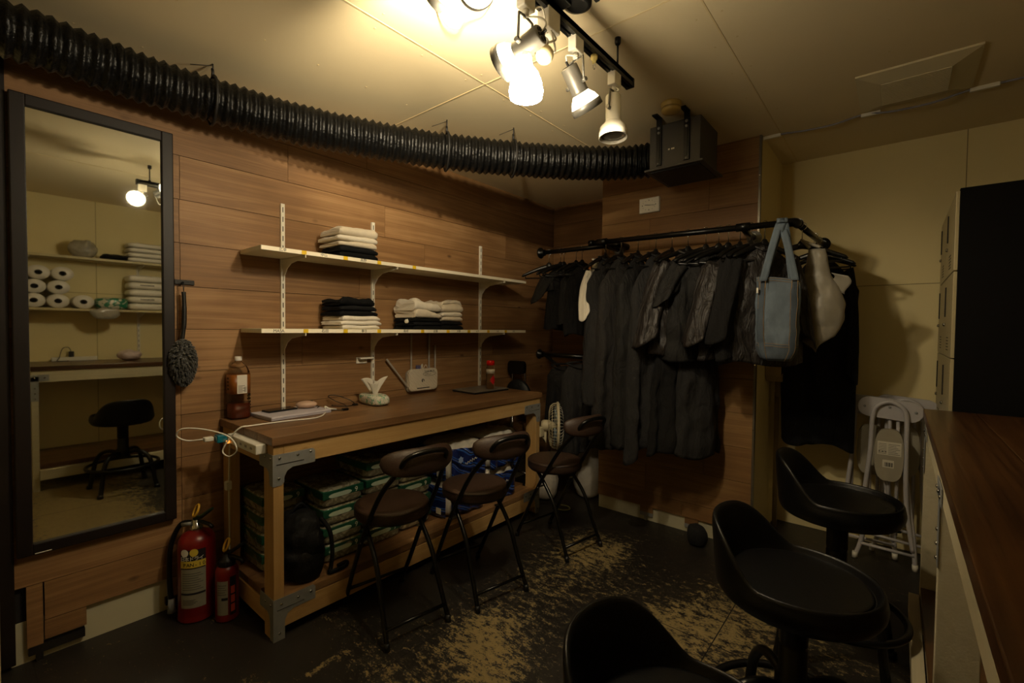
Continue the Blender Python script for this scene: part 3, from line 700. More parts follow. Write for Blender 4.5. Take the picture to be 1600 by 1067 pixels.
for i, (h, la) in enumerate(((.028, 'lowest beige folded garment, right half of the double pile'), (.030, 'second beige folded garment, right half of the double pile'), (.072, 'puffed beige garment topping the right half of the double pile'))):
    folded(1.992, 2.172, -2.475, -2.264+.003*i, z, h, (beigecloth, whitecloth, beigecloth)[i], la, 91+i, layers=2 if i < 2 else 3, rumple=.25+.15*(i == 2), tilt=.008); z += h
# ------------------------------------------------------------------ workbench
ZB = .85
t = thing('workbench', 'long wooden workbench with stained top, pine frame and lower shelf', 'workbench', (-2.2, 1.72, 0))
b = Planks()
for k in range(4):
    xa = -2.505+.1465*k; b.plank(xa, xa+.1455, .795, 2.63, ZB-.035, ZB, bev=.002)
b.build('tabletop', M_['benchtop'], t)
def timber(name, box, m, bev=.0025):
    b = Planks(); b.plank(*box, bev=bev); return b.build(name, M_[m], t)
timber('apron', (-1.972, -1.932, .846, 2.578, .722, .814), 'pine_y')
timber('apron', (-2.49, -2.455, .846, 2.578, .722, .814), 'pine_y')
timber('end_rail', (-2.455, -2.025, .806, .842, .722, .814), 'pine_x')
timber('end_rail', (-2.455, -2.025, 2.582, 2.618, .722, .814), 'pine_x')
for xa, xb in ((-2.023, -1.932), (-2.49, -2.40)):
    for ya, yb in ((.804, .846), (2.578, 2.62)): timber('leg', (xa, xb, ya, yb, 0, .814), 'pine_z')
timber('lower_rail', (-1.972, -1.932, .846, 2.578, .048, .136), 'pine_y')
timber('lower_rail', (-2.49, -2.455, .846, 2.578, .048, .136), 'pine_y')
timber('lower_end_rail', (-2.40, -2.025, .806, .842, .048, .136), 'pine_x')
timber('lower_end_rail', (-2.40, -2.025, 2.582, 2.618, .048, .136), 'pine_x')
b = Planks()
for k in range(4):
    xa = -2.488+.139*k; ya, yb = (.848, 2.576) if k in (0, 3) else (.81, 2.61)
    b.plank(xa, xa+.138, ya, yb, .138, .172, bev=.002)
b.build('lower_shelf', M_['benchtop'], t)
def plate(name, y0, sgn, zt, down):
    """steel corner plate wrapping the front leg: long arm along the rail, short arm along the leg"""
    g = MB(); r = []
    A, Hh, W, Dn = .175, .062, .044, .13
    if down: poly = [(0, 0), (A-.01, 0), (A, -.01), (A, -Hh), (W+.035, -Hh), (W+.012, -Hh-.012), (W, -Hh-.035), (W, -Dn+.012), (W-.012, -Dn), (0, -Dn)]
    else: poly = [(0, 0), (W, 0), (W, .075), (W+.012, .100), (W+.035, .112), (A, .112), (A, .165), (A-.01, .175), (0, .175)]
    fx = Matrix(((0, 0, 1, -1.9318), (sgn, 0, 0, y0), (0, 1, 0, zt), (0, 0, 0, 1)))
    g.prism(poly, .0025, fx)
    fy = Matrix(((-1, 0, 0, -1.9295), (0, 0, -sgn, y0), (0, 1, 0, zt), (0, 0, 0, 1)))
    poly2 = [(x*.75, z) for x, z in poly]
    g.prism(poly2, .0025, fy)
    o = g.build('corner_plate', M_['galv'], t)
    pts_ = [(.025, -.016), (.10, -.016), (.155, -.012), (.022, -.10)] if down else [(.03, .15), (.10, .15), (.155, .15), (.022, .03)]
    for F_, k_, u, v in [(fx, 1, u, v) for u, v in pts_]+[(fy, .75, u, v) for u, v in pts_[:2]]:
        s_ = MB(); s_.lathe([(.006, 0), (.0055, .0025), (.002, .004)], 10, F_ @ Matrix.Translation((u*k_, v, .0025))); s_.build('screw', M_['chrome'], o)
    s_ = MB(); v = -.042 if down else .128
    s_.box(.012, .125, v-.0015, v+.0015, .0024, .0036, M=fx)
    s_.build('rib', M_['chrome'], o)
plate('corner_plate', .8035, 1, .775, True); plate('corner_plate', .8035, 1, .0, False)
plate('corner_plate', 2.6205, -1, .775, True); plate('corner_plate', 2.6205, -1, .0, False)
# power strip on the bench end
t = thing('power_strip', 'white power strip screwed to the left end of the workbench', 'power strip', (-2.14, .785, .80))
b = MB(); b.box(-2.30, -1.985, .758, .8035, .775, .815, .004); b.build('case', M_['whiteplastic'], t)
b = MB()
for k in range(5):
    xa = -2.26+.055*k
    for dx in (0, .012): b.box(xa+dx, xa+dx+.003, .7572, .759, .79, .800)
b.build('sockets', M_['slot'], t)
t = thing('usb_charger', 'translucent teal charger block plugged into the power strip with a small orange light', 'charger', (-2.315, .775, .795))
b = MB(); b.box(-2.325, -2.285, .715, .757, .78, .815, .005); b.build('body', mk('teal translucent plastic', '#0f6f86', .25, var=.3, vscale=120, trans=.3), t)
b = MB(); b.box(-2.275, -2.262, .745, .757, .778, .79, .002); b.build('pilot_light', emit('orange pilot light', (1, .35, .05), 1.2), t)
b = MB(); b.box(-2.345, -2.315, .676, .712, .788, .806, .003); b.build('plug', M_['whiteplastic'], t)
b = MB(); b.tube(spline([(-2.34, .68, .797), (-2.35, .62, .80), (-2.36, .585, .825), (-2.33, .60, .858), (-2.28, .67, .85), (-2.21, .735, .82), (-2.16, .75, .77), (-2.20, .735, .735), (-2.25, .725, .75), (-2.24, .745, .80), (-2.20, .775, .852), (-2.19, .82, .857), (-2.20, .93, .854), (-2.19, 1.0, .854), (-2.17, 1.09, .854), (-2.20, 1.15, .854), (-2.27, 1.205, .856), (-2.30, 1.22, .878)], 10), .0032, 8)
tag(b.build('charging_cable', M_['whiteplastic']), 'white charging cable looping from the charger over the bench top', 'cable')
t = thing('mains_lead', 'grey white mains lead hanging from the power strip with a switch on it', 'cable', (-2.33, .78, .6))
b = MB(); b.tube(spline([(-2.30, .782, .79), (-2.335, .782, .76), (-2.34, .779, .65), (-2.345, .779, .5), (-2.35, .782, .36), (-2.36, .782, .18), (-2.40, .782, .008)], 8), .0035, 8); b.build('lead', M_['whiteplastic'], t)
b = MB(); b.box(-2.36, -2.335, .764, .790, .545, .585, .004); b.build('inline_switch', M_['whiteplastic'], t)

# ------------------------------------------------------------------ things on the bench
glass = mk('clear plastic bottle', '#fbf6ee', .04, var=.01, trans=1.0, ior=1.12)
t = thing('tea_bottle', 'large clear bottle of brown tea with a white cap on the bench corner', 'bottle', (-2.452, .86, ZB))
def square_loft(b, prof, cx, cy, n=40, p=4.0):
    rings = []
    for r, z, k in prof:
        ring = []
        for i in range(n):
            a = 2*PI*i/n; c_, s_ = math.cos(a), math.sin(a); q = (abs(c_)**k+abs(s_)**k)**(-1/k)
            ring.append(b.bm.verts.new((cx+r*q*c_, cy+r*q*s_, z)))
        rings.append(ring)
    for A, C in zip(rings, rings[1:]):
        for i in range(n):
            f = b.bm.faces.new((A[i], A[(i+1) % n], C[(i+1) % n], C[i])); f.smooth = True
    b.bm.faces.new(rings[0][::-1]); b.bm.faces.new(rings[-1])
z0 = ZB+.001
b = MB(); prof = [(.040, z0, 3), (.046, z0+.006, 4), (.047, z0+.03, 4)]
for k in range(5): prof += [(.0465, z0+.035+.016*k, 4), (.0435, z0+.040+.016*k, 4), (.0465, z0+.046+.016*k, 4)]
prof += [(.0455, z0+.12, 4), (.0455, z0+.215, 4), (.044, z0+.228, 3), (.036, z0+.25, 2.5), (.022, z0+.268, 2), (.014, z0+.274, 2), (.014, z0+.283, 2)]
square_loft(b, prof, -2.452, .86); b.build('bottle', glass, t)
b = MB(); square_loft(b, [(.038, z0+.003, 3), (.043, z0+.01, 4), (.0425, z0+.076, 4)], -2.452, .86); b.build('tea', mk('brown tea', '#5a2410', .15, var=.05), t)
b = MB(); square_loft(b, [(.0458, z0+.122, 4), (.0458, z0+.214, 4)], -2.452, .86); b.build('wrapper', mk('amber printed wrapper', '#9a5a20', .35, var=.35, vscale=30, trans=.4), t)
b = MB(); b.box(-2.4058, -2.4050, .838, .882, z0+.124, z0+.213); b.build('paper_label', mk('label paper', '#cfc8ba', .6, var=.05), t)
b = MB()
for k in range(6): b.box(-2.4050, -2.4046, .842, .862+.01*(k % 2), z0+.130+.006*k, z0+.1325+.006*k)
for k in range(8): b.box(-2.4050, -2.4046, .868+.0014*k, .8686+.0014*k, z0+.130, z0+.155)
b.build('label_print', mk('grey print', '#6d675d', .7), t)
b = MB()
for k in range(4): b.box(-2.462, -2.442, .8138, .8146, z0+.14+.017*k, z0+.150+.017*k)
b.build('side_print', mk('brown print', '#4d3318', .7), t)
b = MB(); b.lathe([(.015, z0+.280), (.0155, z0+.281), (.0155, z0+.298), (.014, z0+.300)], 28, Matrix.Translation((-2.452, .86, 0))); b.build('cap', mk('white bottle cap', '#e6e2da', .4, var=.03), t)

t = thing('tablet_box', 'flat white box lying on the bench under the mouse', 'box', (-2.36, 1.075, ZB), math.radians(4))
b = MB(); b.box(-.105, .105, -.155, .155, .001, .020, .003); b.build('body', mk('white card box', '#b7b0b6', .5, var=.04), t, local=True)
b = MB(); b.box(-.106, .106, -.156, .156, .009, .011); b.build('lid_seam', mk('seam grey', '#77727a', .6), t, local=True)
t = thing('phone', 'black phone lying flat on the white box', 'phone', (-2.405, 1.035, ZB+.0205), math.radians(6))
b = MB(); b.box(-.036, .036, -.075, .075, 0, .009, .003); b.build('body', M_['black'], t, local=True)
b = MB(); b.box(-.033, .033, -.071, .071, .0088, .0094); b.build('screen', mk('black phone glass', '#050506', .08), t, local=True)
b = MB(); b.box(-.024, -.006, .045, .063, -.0005, .011, .003); b.build('camera_bump', M_['blackplastic'], t, local=True)
t = thing('mouse', 'small pinkish beige mouse on the white box beside the phone', 'mouse', (-2.375, 1.158, ZB+.0205), math.radians(60))
def mouse_fn(u, v):
    a = 2*PI*u; ph = PI*v
    return Vector((.050*math.sin(ph)*math.cos(a), .030*math.sin(ph)*math.sin(a), max(0, .016+.016*-math.cos(ph))*(1 if True else 0)))
b = MB(); b.grid(lambda u, v: Vector((.052*math.sin(PI*v)*math.cos(2*PI*u), .032*math.sin(PI*v)*math.sin(2*PI*u)*(1-.12*math.cos(2*PI*u)), .019-.019*math.cos(PI*v) + .001)), 28, 16, closed_u=True)
b.build('shell', mk('pinkish beige plastic', '#b99a83', .4, var=.04), t, local=True)
b = MB(); b.box(.018, .032, -.0025, .0025, .028, .0395, .002); b.build('wheel', M_['blackplastic'], t, local=True)
b = MB(); b.tube(spline([(-2.44, 1.16, .874), (-2.40, 1.21, .873), (-2.37, 1.225, .873), (-2.34, 1.20, .873)], 8), .0022, 6); tag(b.build('earphone_cord', M_['blackplastic']), 'short thin black cord curled on the white box behind the mouse', 'cord')
t = thing('black_cable', 'thin black cable tangled on the bench with metal plugs', 'cable', (-2.30, 1.33, ZB))
b = MB(); b.tube(spline([(-2.31, 1.245, .856), (-2.29, 1.28, .855), (-2.27, 1.31, .855), (-2.32, 1.36, .855), (-2.42, 1.40, .856), (-2.47, 1.37, .875), (-2.47, 1.33, .905), (-2.45, 1.36, .91), (-2.42, 1.43, .88), (-2.38, 1.44, .857), (-2.36, 1.38, .856), (-2.42, 1.33, .856), (-2.46, 1.35, .856)], 8), .0022, 6); b.build('cord', M_['blackplastic'], t)
b = MB(); b.box(-2.285, -2.262, 1.305, 1.335, .851, .862, .002); b.box(-2.39, -2.365, 1.43, 1.455, .851, .861, .002); b.build('plug', M_['black'], t)
b = MB(); b.tube([(-2.30, 1.22, .880), (-2.305, 1.245, .866), (-2.30, 1.285, .857)], .0045, 8); b.build('sleeve', M_['whiteplastic'], t)
# tissue pack
t = thing('tissue_pack', 'soft white and green tissue pack with a tissue pulled up, on the bench', 'tissues', (-2.345, 1.545, ZB), math.radians(-6))
def pillow(hx, hy, h, k=3.2, wob=.004, seed=0, ez=.6, er=.35):
    def fn(u, v):
        a = 2*PI*u; ph = PI*v
        sx, sy = math.cos(a), math.sin(a); q = (abs(sx)**k+abs(sy)**k)**(-1/k)
        s_ = math.sin(ph)**er if math.sin(ph) > 0 else 0
        p = Vector((hx*q*sx*s_, hy*q*sy*s_, h*.5-h*.5*(abs(math.cos(ph))**ez)*(1 if math.cos(ph) > 0 else -1)))
        n_ = noise.noise(p*28+Vector((seed, 0, 0)))*wob
        return p*(1+n_*4)+Vector((0, 0, n_*.6))
    return fn
def print_mat(name, base, ink, scale, thr=.55, stretch=(1, 1, 1), rough=.35, coat=.4, bump=.3):
    m, N, L, B = new_mat(name); tc = N.new('ShaderNodeTexCoord'); mp = N.new('ShaderNodeMapping'); mp.inputs['Scale'].default_value = stretch; L.new(tc.outputs['Object'], mp.inputs[0])
    n = N.new('ShaderNodeTexNoise'); n.inputs['Scale'].default_value = scale; n.inputs['Detail'].default_value = 1; n.inputs['Distortion'].default_value = 1.2; L.new(mp.outputs[0], n.inputs[0])
    r = N.new('ShaderNodeMapRange'); r.inputs[1].default_value = thr; r.inputs[2].default_value = thr+.02; L.new(n.outputs['Fac'], r.inputs[0])
    x = N.new('ShaderNodeMix'); x.data_type = 'RGBA'; x.inputs[6].default_value = lin(base); x.inputs[7].default_value = lin(ink); L.new(r.outputs[0], x.inputs[0]); L.new(x.outputs[2], B.inputs['Base Color'])
    B.inputs['Roughness'].default_value = rough; B.inputs['Coat Weight'].default_value = coat
    n2 = N.new('ShaderNodeTexNoise'); n2.inputs['Scale'].default_value = 45; n2.inputs['Detail'].default_value = 3; L.new(tc.outputs['Object'], n2.inputs[0])
    bp = N.new('ShaderNodeBump'); bp.inputs['Strength'].default_value = bump; bp.inputs['Distance'].default_value = .01; L.new(n2.outputs['Fac'], bp.inputs['Height']); L.new(bp.outputs[0], B.inputs['Normal'])
    return m
b = MB(); b.grid(pillow(.118, .058, .060, 3.5, .004, 3), 44, 22, closed_u=True); b.build('pack', print_mat('white film with green print', '#cfcab8', '#4d9a78', 60, .56, (1, 1.6, 1)), t, local=True)
b = MB()
def tissue(sx):
    def fn(u, v):
        w = .012+.055*v**1.3; x = (u-.5)*2*w; y = sx*(.012+.02*v)+.012*math.sin(u*6+sx)*v
        return Vector((y*1.2, x, .052+.085*v+.016*v*math.cos(u*5+1.5*sx)+.01*v*u))
    return fn
b.grid(tissue(.9), 14, 12); b.grid(tissue(-.6), 14, 12); b.grid(lambda u, v: Vector(((u-.5)*(.02+.07*v), .008*math.sin(u*7), .052+.078*v+.012*v*math.sin(u*6))), 14, 12)
b.build('tissue', mk('tissue paper', '#cfc8ba', .9, var=.05, bump=.2, bscale=60), t, local=True, solid=.0012)
# router on the wall
t = thing('router', 'white wifi router with four antennas fixed to the wall above the bench', 'router', (-2.5, 2.015, .94))
m, N, L, B = new_mat('white ribbed router shell'); tc = N.new('ShaderNodeTexCoord'); w_ = N.new('ShaderNodeTexWave'); w_.bands_direction = 'DIAGONAL'; w_.inputs['Scale'].default_value = 26; L.new(tc.outputs['Object'], w_.inputs[0])
B.inputs['Base Color'].default_value = lin('#cfc4b0'); B.inputs['Roughness'].default_value = .4
bp = N.new('ShaderNodeBump'); bp.inputs['Strength'].default_value = .6; bp.inputs['Distance'].default_value = .004; L.new(w_.outputs['Fac'], bp.inputs['Height']); L.new(bp.outputs[0], B.inputs['Normal'])
def rrect(y0, y1, z0, z1, r, n=7):
    o = []
    for cy, cz, a0 in ((y1-r, z1-r, 0), (y0+r, z1-r, PI/2), (y0+r, z0+r, PI), (y1-r, z0+r, 1.5*PI)):
        o += [(cy+r*math.cos(a0+k*PI/2/n), cz+r*math.sin(a0+k*PI/2/n)) for k in range(n+1)]
    return o
GX = lambda x: Matrix(((0, 0, 1, x), (1, 0, 0, 0), (0, 1, 0, 0), (0, 0, 0, 1)))
b = MB(); b.prism(rrect(1.893, 2.137, .873, 1.020, .030), .022, GX(-2.492)); b.prism(rrect(1.897, 2.133, .877, 1.016, .028), .005, GX(-2.470)); b.build('shell', m, t)
b = MB(); b.prism(rrect(1.889, 2.141, .867, 1.012, .03), .014, GX(-2.506)); b.build('back_shell', mk('router base shade', '#8f8674', .5), t)
b = MB(); b.box(-2.4655, -2.4645, 1.955, 2.062, .888, .894); b.build('led_bar', M_['slot'], t)
b = MB(); b.tube([(-2.464, 2.004+.011*math.cos(a)*(1-.35*a/PI), .940+.011*math.sin(a)) for a in [k*PI/7-.4 for k in range(11)]], .0022, 6); b.tube([(-2.464, 2.000, .948), (-2.464, 2.000, .930)], .0025, 6); b.build('logo', M_['ink'], t)
text('handwritten_note', 'Tp-Link 788F 7B', (-2.4640, 2.06, 1.003), FX, .013, M_['ink'], t)
b = MB(); b.tube([(-2.464, 2.06+.055*math.cos(2*PI*k/30), .984+.014*math.sin(2*PI*k/30)) for k in range(30)], .0009, 5, closed=True)
b.tube(spline([(-2.464, 2.02, .988), (-2.464, 2.03, .991), (-2.464, 2.036, .987), (-2.464, 2.05, .990)], 5), .0009, 5); b.tube([(-2.464, 2.022, .979), (-2.464, 2.075, .982)], .001, 5); b.build('ink_ring', M_['ink'], t)
antm = mk('grey antenna plastic', '#9a9184', .45)
for pts_ in ([(-2.495, 1.930, 1.015), (-2.497, 1.931, 1.275)], [(-2.495, 2.082, 1.015), (-2.497, 2.084, 1.275)], [(-2.492, 2.135, 1.0), (-2.494, 2.136, 1.175)], [(-2.488, 1.895, .905), (-2.482, 1.728, 1.095)]):
    a, c = Vector(pts_[0]), Vector(pts_[1]); d = (c-a)
    b = MB(); b.tube([a-d.normalized()*.012, a, a+d*.06, a+d*.1, c, c+d.normalized()*.003], [.006, .008, .008, .0066, .0062, .003], 10); b.build('antenna', antm, t)
b = MB(); b.box(-2.497, -2.480, 1.968, 1.985, 1.02, 1.045, .002); b.box(-2.497, -2.480, 1.988, 2.000, 1.02, 1.043, .002); b.build('plug', mk('blue grey plug', '#5a587a', .5), t)
b = MB(); b.tube(spline([(-2.49, 2.005, 1.02), (-2.48, 2.01, 1.05), (-2.49, 2.02, 1.02)], 6), .004, 6); b.tube(spline([(-2.49, 2.03, 1.02), (-2.485, 2.045, 1.045), (-2.49, 2.065, 1.02)], 6), .002, 6); b.build('cable', M_['whiteplastic'], t)
# laptop, red capped bottle
t = thing('laptop', 'closed dark grey laptop lying on the far end of the bench', 'laptop', (-2.29, 2.385, ZB), math.radians(-2))
b = MB(); b.box(-.115, .115, -.165, .175, .001, .010, .003); b.build('base', M_['blackplastic'], t, local=True)
b = MB(); b.box(-.115, .115, -.165, .175, .0105, .017, .003); b.build('lid', mk('dark grey aluminium', '#7a746b', .38, .3, var=.06), t, local=True)
t = thing('water_bottle', 'clear water bottle with a red cap and red label standing on the laptop', 'bottle', (-2.225, 2.42, ZB+.018))
z0 = ZB+.0185
b = MB(); b.lathe([(.026, z0), (.030, z0+.004), (.030, z0+.15), (.029, z0+.162), (.024, z0+.170), (.024, z0+.174)], 30, Matrix.Translation((-2.225, 2.42, 0))); b.build('body', glass, t)
b = MB(); b.lathe([(.0285, z0+.168), (.0285, z0+.196), (.025, z0+.202), (.010, z0+.203)], 30, Matrix.Translation((-2.225, 2.42, 0))); b.build('cap', mk('red translucent cap', '#c41408', .25, var=.1), t)
b = MB()
for k in range(12):
    a0, a1 = -.9+.13*k, -.9+.13*(k+1)
    q = [b.bm.verts.new((-2.225+.0308*math.cos(a), 2.42+.0308*math.sin(a), z)) for a, z in ((a0, z0+.03+.028*abs(k-6)/6), (a1, z0+.03+.028*abs(k-5)/6), (a1, z0+.10-.03*abs(k-5)/6), (a0, z0+.10-.03*abs(k-6)/6))]; b.bm.faces.new(q)
b.build('label', mk('red label film', '#b8141c', .4), t, solid=.0008)
b = MB(); b.lathe([(.0305, z0+.11), (.0305, z0+.14)], 30, Matrix.Translation((-2.225, 2.42, 0)), caps=False); b.build('label_band', mk('white label film', '#b8b0a0', .4), t, solid=.0008)
# ------------------------------------------------------------------ stores on the lower shelf of the bench
ZS = .1725
greenpack = mk('green printed film', '#174a36', .3, var=.1, coat=.3); creampack = print_mat('clear film over cream paper', '#6f6853', '#8d8670', 26, .5, rough=.25, coat=.5, bump=.5)
def towel_pack(x0, y0, z0, label, rz=0, d=.30, w=.215, h=.088):
    t = thing('paper_towel_pack', label, 'paper towels', (x0, y0, z0), rz, 'green banded paper towel packs under the workbench')
    b = MB(); b.grid(lambda u, v: pillow(d/2, w/2, h, 9, .003, x0*9+y0*5+z0*30, .34, .16)(u, v), 56, 26, closed_u=True); b.build('pack', creampack, t, local=True)
    b = MB(); hx, hy = d/2*1.004, w/2*1.004
    b.box(-hx, hx, -hy, hy, h*.46, h*.90, .004); b.build('printed_band', greenpack, t, local=True)
    b = MB(); b.prism([(-.028+.032*math.cos(a) if math.cos(a) < 0 else .028+.032*math.cos(a), .011*math.sin(a)) for a in [k*PI/10 for k in range(20)]], .001, Matrix.Translation((hx, -.02, h*.62)) @ FX); b.build('oval_logo', mk('pale film print', '#b8c6b0', .4), t, local=True)
    text('count', '9', (hx+.001, .065, h*.64), FX, .034, M_['whiteplastic'], t, local=True)
    return t
tn = ['bottom', 'second', 'third', 'top']
for k in range(4): towel_pack(-2.20, 1.185, ZS+.0885*k, '%s paper towel pack of the stack nearest the black backpack' % tn[k].replace('bottom', 'lowest').replace('second', 'second lowest').replace('third', 'second highest').replace('top', 'topmost'))
for k in range(5): towel_pack(-2.20, 1.415, ZS+.0885*k, '%s paper towel pack of the tall middle stack behind the nearest folding chair' % ('lowest', 'second lowest', 'middle', 'second highest', 'topmost')[k])
for k in range(4): towel_pack(-2.21, 1.64, ZS+.0885*k, '%s paper towel pack of the stack beside the blue toilet roll packs' % ('lowest', 'second lowest', 'second highest', 'topmost')[k], 0, .28)
for k in range(4): towel_pack(-2.31, .96, ZS+.0885*k, '%s paper towel pack of the stack in the shadow behind the backpack' % ('lowest', 'second lowest', 'second highest', 'topmost')[k], 0, .24, .20)
# blue and white toilet roll packs
def blue_mat():
    m, N, L, B = new_mat('blue and white printed film'); tc = N.new('ShaderNodeTexCoord'); mp = N.new('ShaderNodeMapping'); mp.inputs['Rotation'].default_value = (.5, 0, 0); L.new(tc.outputs['Object'], mp.inputs[0])
    w_ = N.new('ShaderNodeTexWave'); w_.bands_direction = 'Z'; w_.inputs['Scale'].default_value = 2.6; w_.inputs['Distortion'].default_value = 3.5; w_.inputs['Detail'].default_value = 1; w_.inputs['Detail Scale'].default_value = 2; L.new(mp.outputs[0], w_.inputs[0])
    r = N.new('ShaderNodeValToRGB'); r.color_ramp.interpolation = 'CONSTANT'; E_ = r.color_ramp.elements; E_[0].position = 0; E_[0].color = lin('#13225c'); E_[1].position = .30; E_[1].color = lin('#2b56a8')
    for p_, c_ in ((.50, '#0f1a48'), (.70, '#8ea6cf'), (.74, '#23408f'), (.9, '#0d1538')): e = E_.new(p_); e.color = lin(c_)
    L.new(w_.outputs['Fac'], r.inputs[0])
    L.new(r.outputs[0], B.inputs['Base Color']); B.inputs['Roughness'].default_value = .25; B.inputs['Coat Weight'].default_value = .4
    n2 = N.new('ShaderNodeTexNoise'); n2.inputs['Scale'].default_value = 30; n2.inputs['Detail'].default_value = 4; L.new(tc.outputs['Object'], n2.inputs[0]); bp = N.new('ShaderNodeBump'); bp.inputs['Strength'].default_value = .5; bp.inputs['Distance'].default_value = .01; L.new(n2.outputs['Fac'], bp.inputs['Height']); L.new(bp.outputs[0], B.inputs['Normal'])
    return m
bluefilm = blue_mat(); whitefilm = mk('white glossy film', '#d8d2c4', .28, var=.06, bump=.5, bscale=35, coat=.4)
def roll_pack(x, y, z, label, rz=0, w=.30, d=.30, h=.225, letters=None, seed=0):
    t = thing('toilet_roll_pack', label, 'toilet rolls', (x, y, z), rz, 'blue and white toilet roll packs under the workbench')
    def fn(u, v):
        p = pillow(d/2, w/2, h, 6, .006, seed)(u, v)
        p.y += .004*math.cos(p.y/w*3*2*PI)*(1 if abs(p.x) > d*.4 else 0); p.x += .006*math.cos(p.y/w*3*2*PI)*(1 if p.x > d*.35 else 0)
        return p
    b = MB(); b.grid(fn, 60, 22, closed_u=True); b.build('film', whitefilm, t, local=True)
    b = MB()
    def face(u, v):
        y_ = (u-.5)*w*.90; z_ = h*(.06+.80*v); return Vector((d/2*1.0+.013+.006*math.cos(y_/w*6*PI)+.003*noise.noise(Vector((y_*20, z_*20, seed))), y_, z_+.012*math.sin(u*3+seed)))
    b.grid(face, 26, 12)
    def side(u, v):
        x_ = (u-.5)*d*.90; z_ = h*(.06+.82*v); return Vector((x_, -w/2-.009+.003*noise.noise(Vector((x_*20, z_*20, seed+4))), z_))
    b.grid(side, 20, 12); b.build('printed_panel', bluefilm, t, local=True, solid=.001)
    b = MB(); b.prism([(.022*math.cos(a)*(1 if k % 2 else .72), .022*math.sin(a)*(1 if k % 2 else .72)) for k, a in enumerate([k*PI/6 for k in range(12)])], .0012, Matrix.Translation((d/2+.0205, -w*.25, h*.58)) @ FX); b.build('flower_emblem', mk('pale blue print', '#8fa6cf', .4), t, local=True)
    b = MB(); b.tube([Vector((d/2+.0215, -w*.14+.0024*k*1.6, h*.44+.008*math.sin(k*1.25)+.0009*k)) for k in range(26)], .0016, 5); b.build('script_lettering', M_['whiteplastic'], t, local=True)
    b = MB(); b.box(.06, .10, -w/2-.0140, -w/2-.012, h*.14, h*.30); 
    b.build('barcode_patch', M_['whiteplastic'], t, local=True)
    if letters: text('letters', letters, (.085, -w/2-.0135, h*.78), FY, .032, M_['whiteplastic'], t, local=True)
    return t
def place_letters(): pass
roll_pack(-2.14, 1.955, ZS, 'lower left blue toilet roll pack, behind the middle folding chair', .04, .31, .30, .215, None, 1)
roll_pack(-2.13, 1.965, ZS+.217, 'upper left blue toilet roll pack, behind the middle folding chair', -.03, .31, .30, .225, 'OS', 2)
roll_pack(-2.15, 2.285, ZS, 'lower right blue toilet roll pack, beside the far end of the bench shelf', -.03, .30, .30, .215, None, 3)
roll_pack(-2.14, 2.285, ZS+.217, 'upper middle blue toilet roll pack under the bench apron', .03, .30, .30, .23, None, 4)
roll_pack(-2.20, 2.50, ZS+.09, 'narrow blue toilet roll pack against the far bench leg', .0, .10, .26, .33, None, 5)
# backpack
t = thing('backpack', 'black backpack slumped on the lower shelf of the workbench', 'backpack', (-2.06, .975, ZS))
nyl = mk('black nylon', '#040405', .7, var=.3, bump=.8, bscale=45, spec=.25)
def pack_fn(u, v):
    a = 2*PI*u; ph = PI*v; q = (abs(math.cos(a))**2.6+abs(math.sin(a))**2.6)**(-1/2.6)
    z = .15-.15*math.cos(ph)*1.0; r = math.sin(ph)**.5 if math.sin(ph) > 0 else 0
    p = Vector((.105*q*math.cos(a)*r+.015*math.sin(z*9), .105*q*math.sin(a)*r*(1.05-.4*z/.3), z))
    n_ = noise.noise(p*13)*.034+noise.noise(p*30)*.020
    return Vector((p.x*(1+n_*5)-2.06, p.y*(1+n_*5)+.965, ZS+.002+p.z+n_*.5*(1 if p.z > .02 else 0)))
b = MB(); b.grid(pack_fn, 56, 30, closed_u=True); b.build('body', nyl, t)
b = MB()
def pocket(u, v):
    a = 2*PI*u; ph = PI*v; r = math.sin(ph)**.5 if math.sin(ph) > 0 else 0
    p = Vector((.045*math.cos(a)*r, .075*math.sin(a)*r, .08-.08*math.cos(ph))); n_ = noise.noise(p*25)*.006
    return Vector((p.x-1.985+n_, p.y+.97, ZS+.002+p.z))
b.grid(pocket, 36, 18, closed_u=True); b.build('front_pocket', nyl, t)
b = MB(); b.tube(spline([(-2.02, 1.05, .42), (-1.985, 1.075, .36), (-1.97, 1.08, .27), (-1.965, 1.07, .20), (-1.955, 1.06, .184), (-1.952, 1.10, .184), (-1.956, 1.14, .186), (-1.975, 1.15, .19), (-1.975, 1.11, .186)], 8), .010, 8); b.tube(spline([(-2.06, .93, .46), (-2.05, .97, .50), (-2.06, 1.01, .455)], 8), .008, 8); b.build('strap', nyl, t)
b = MB(); b.tube(spline([(-2.09+.01*math.cos(a), .965+.09*math.cos(a), .40+.055*math.sin(a)) for a in [k*PI/8 for k in range(9)]], 4), .0025, 6); b.build('zip', mk('dark zip', '#2b2a2a', .4, .5), t)

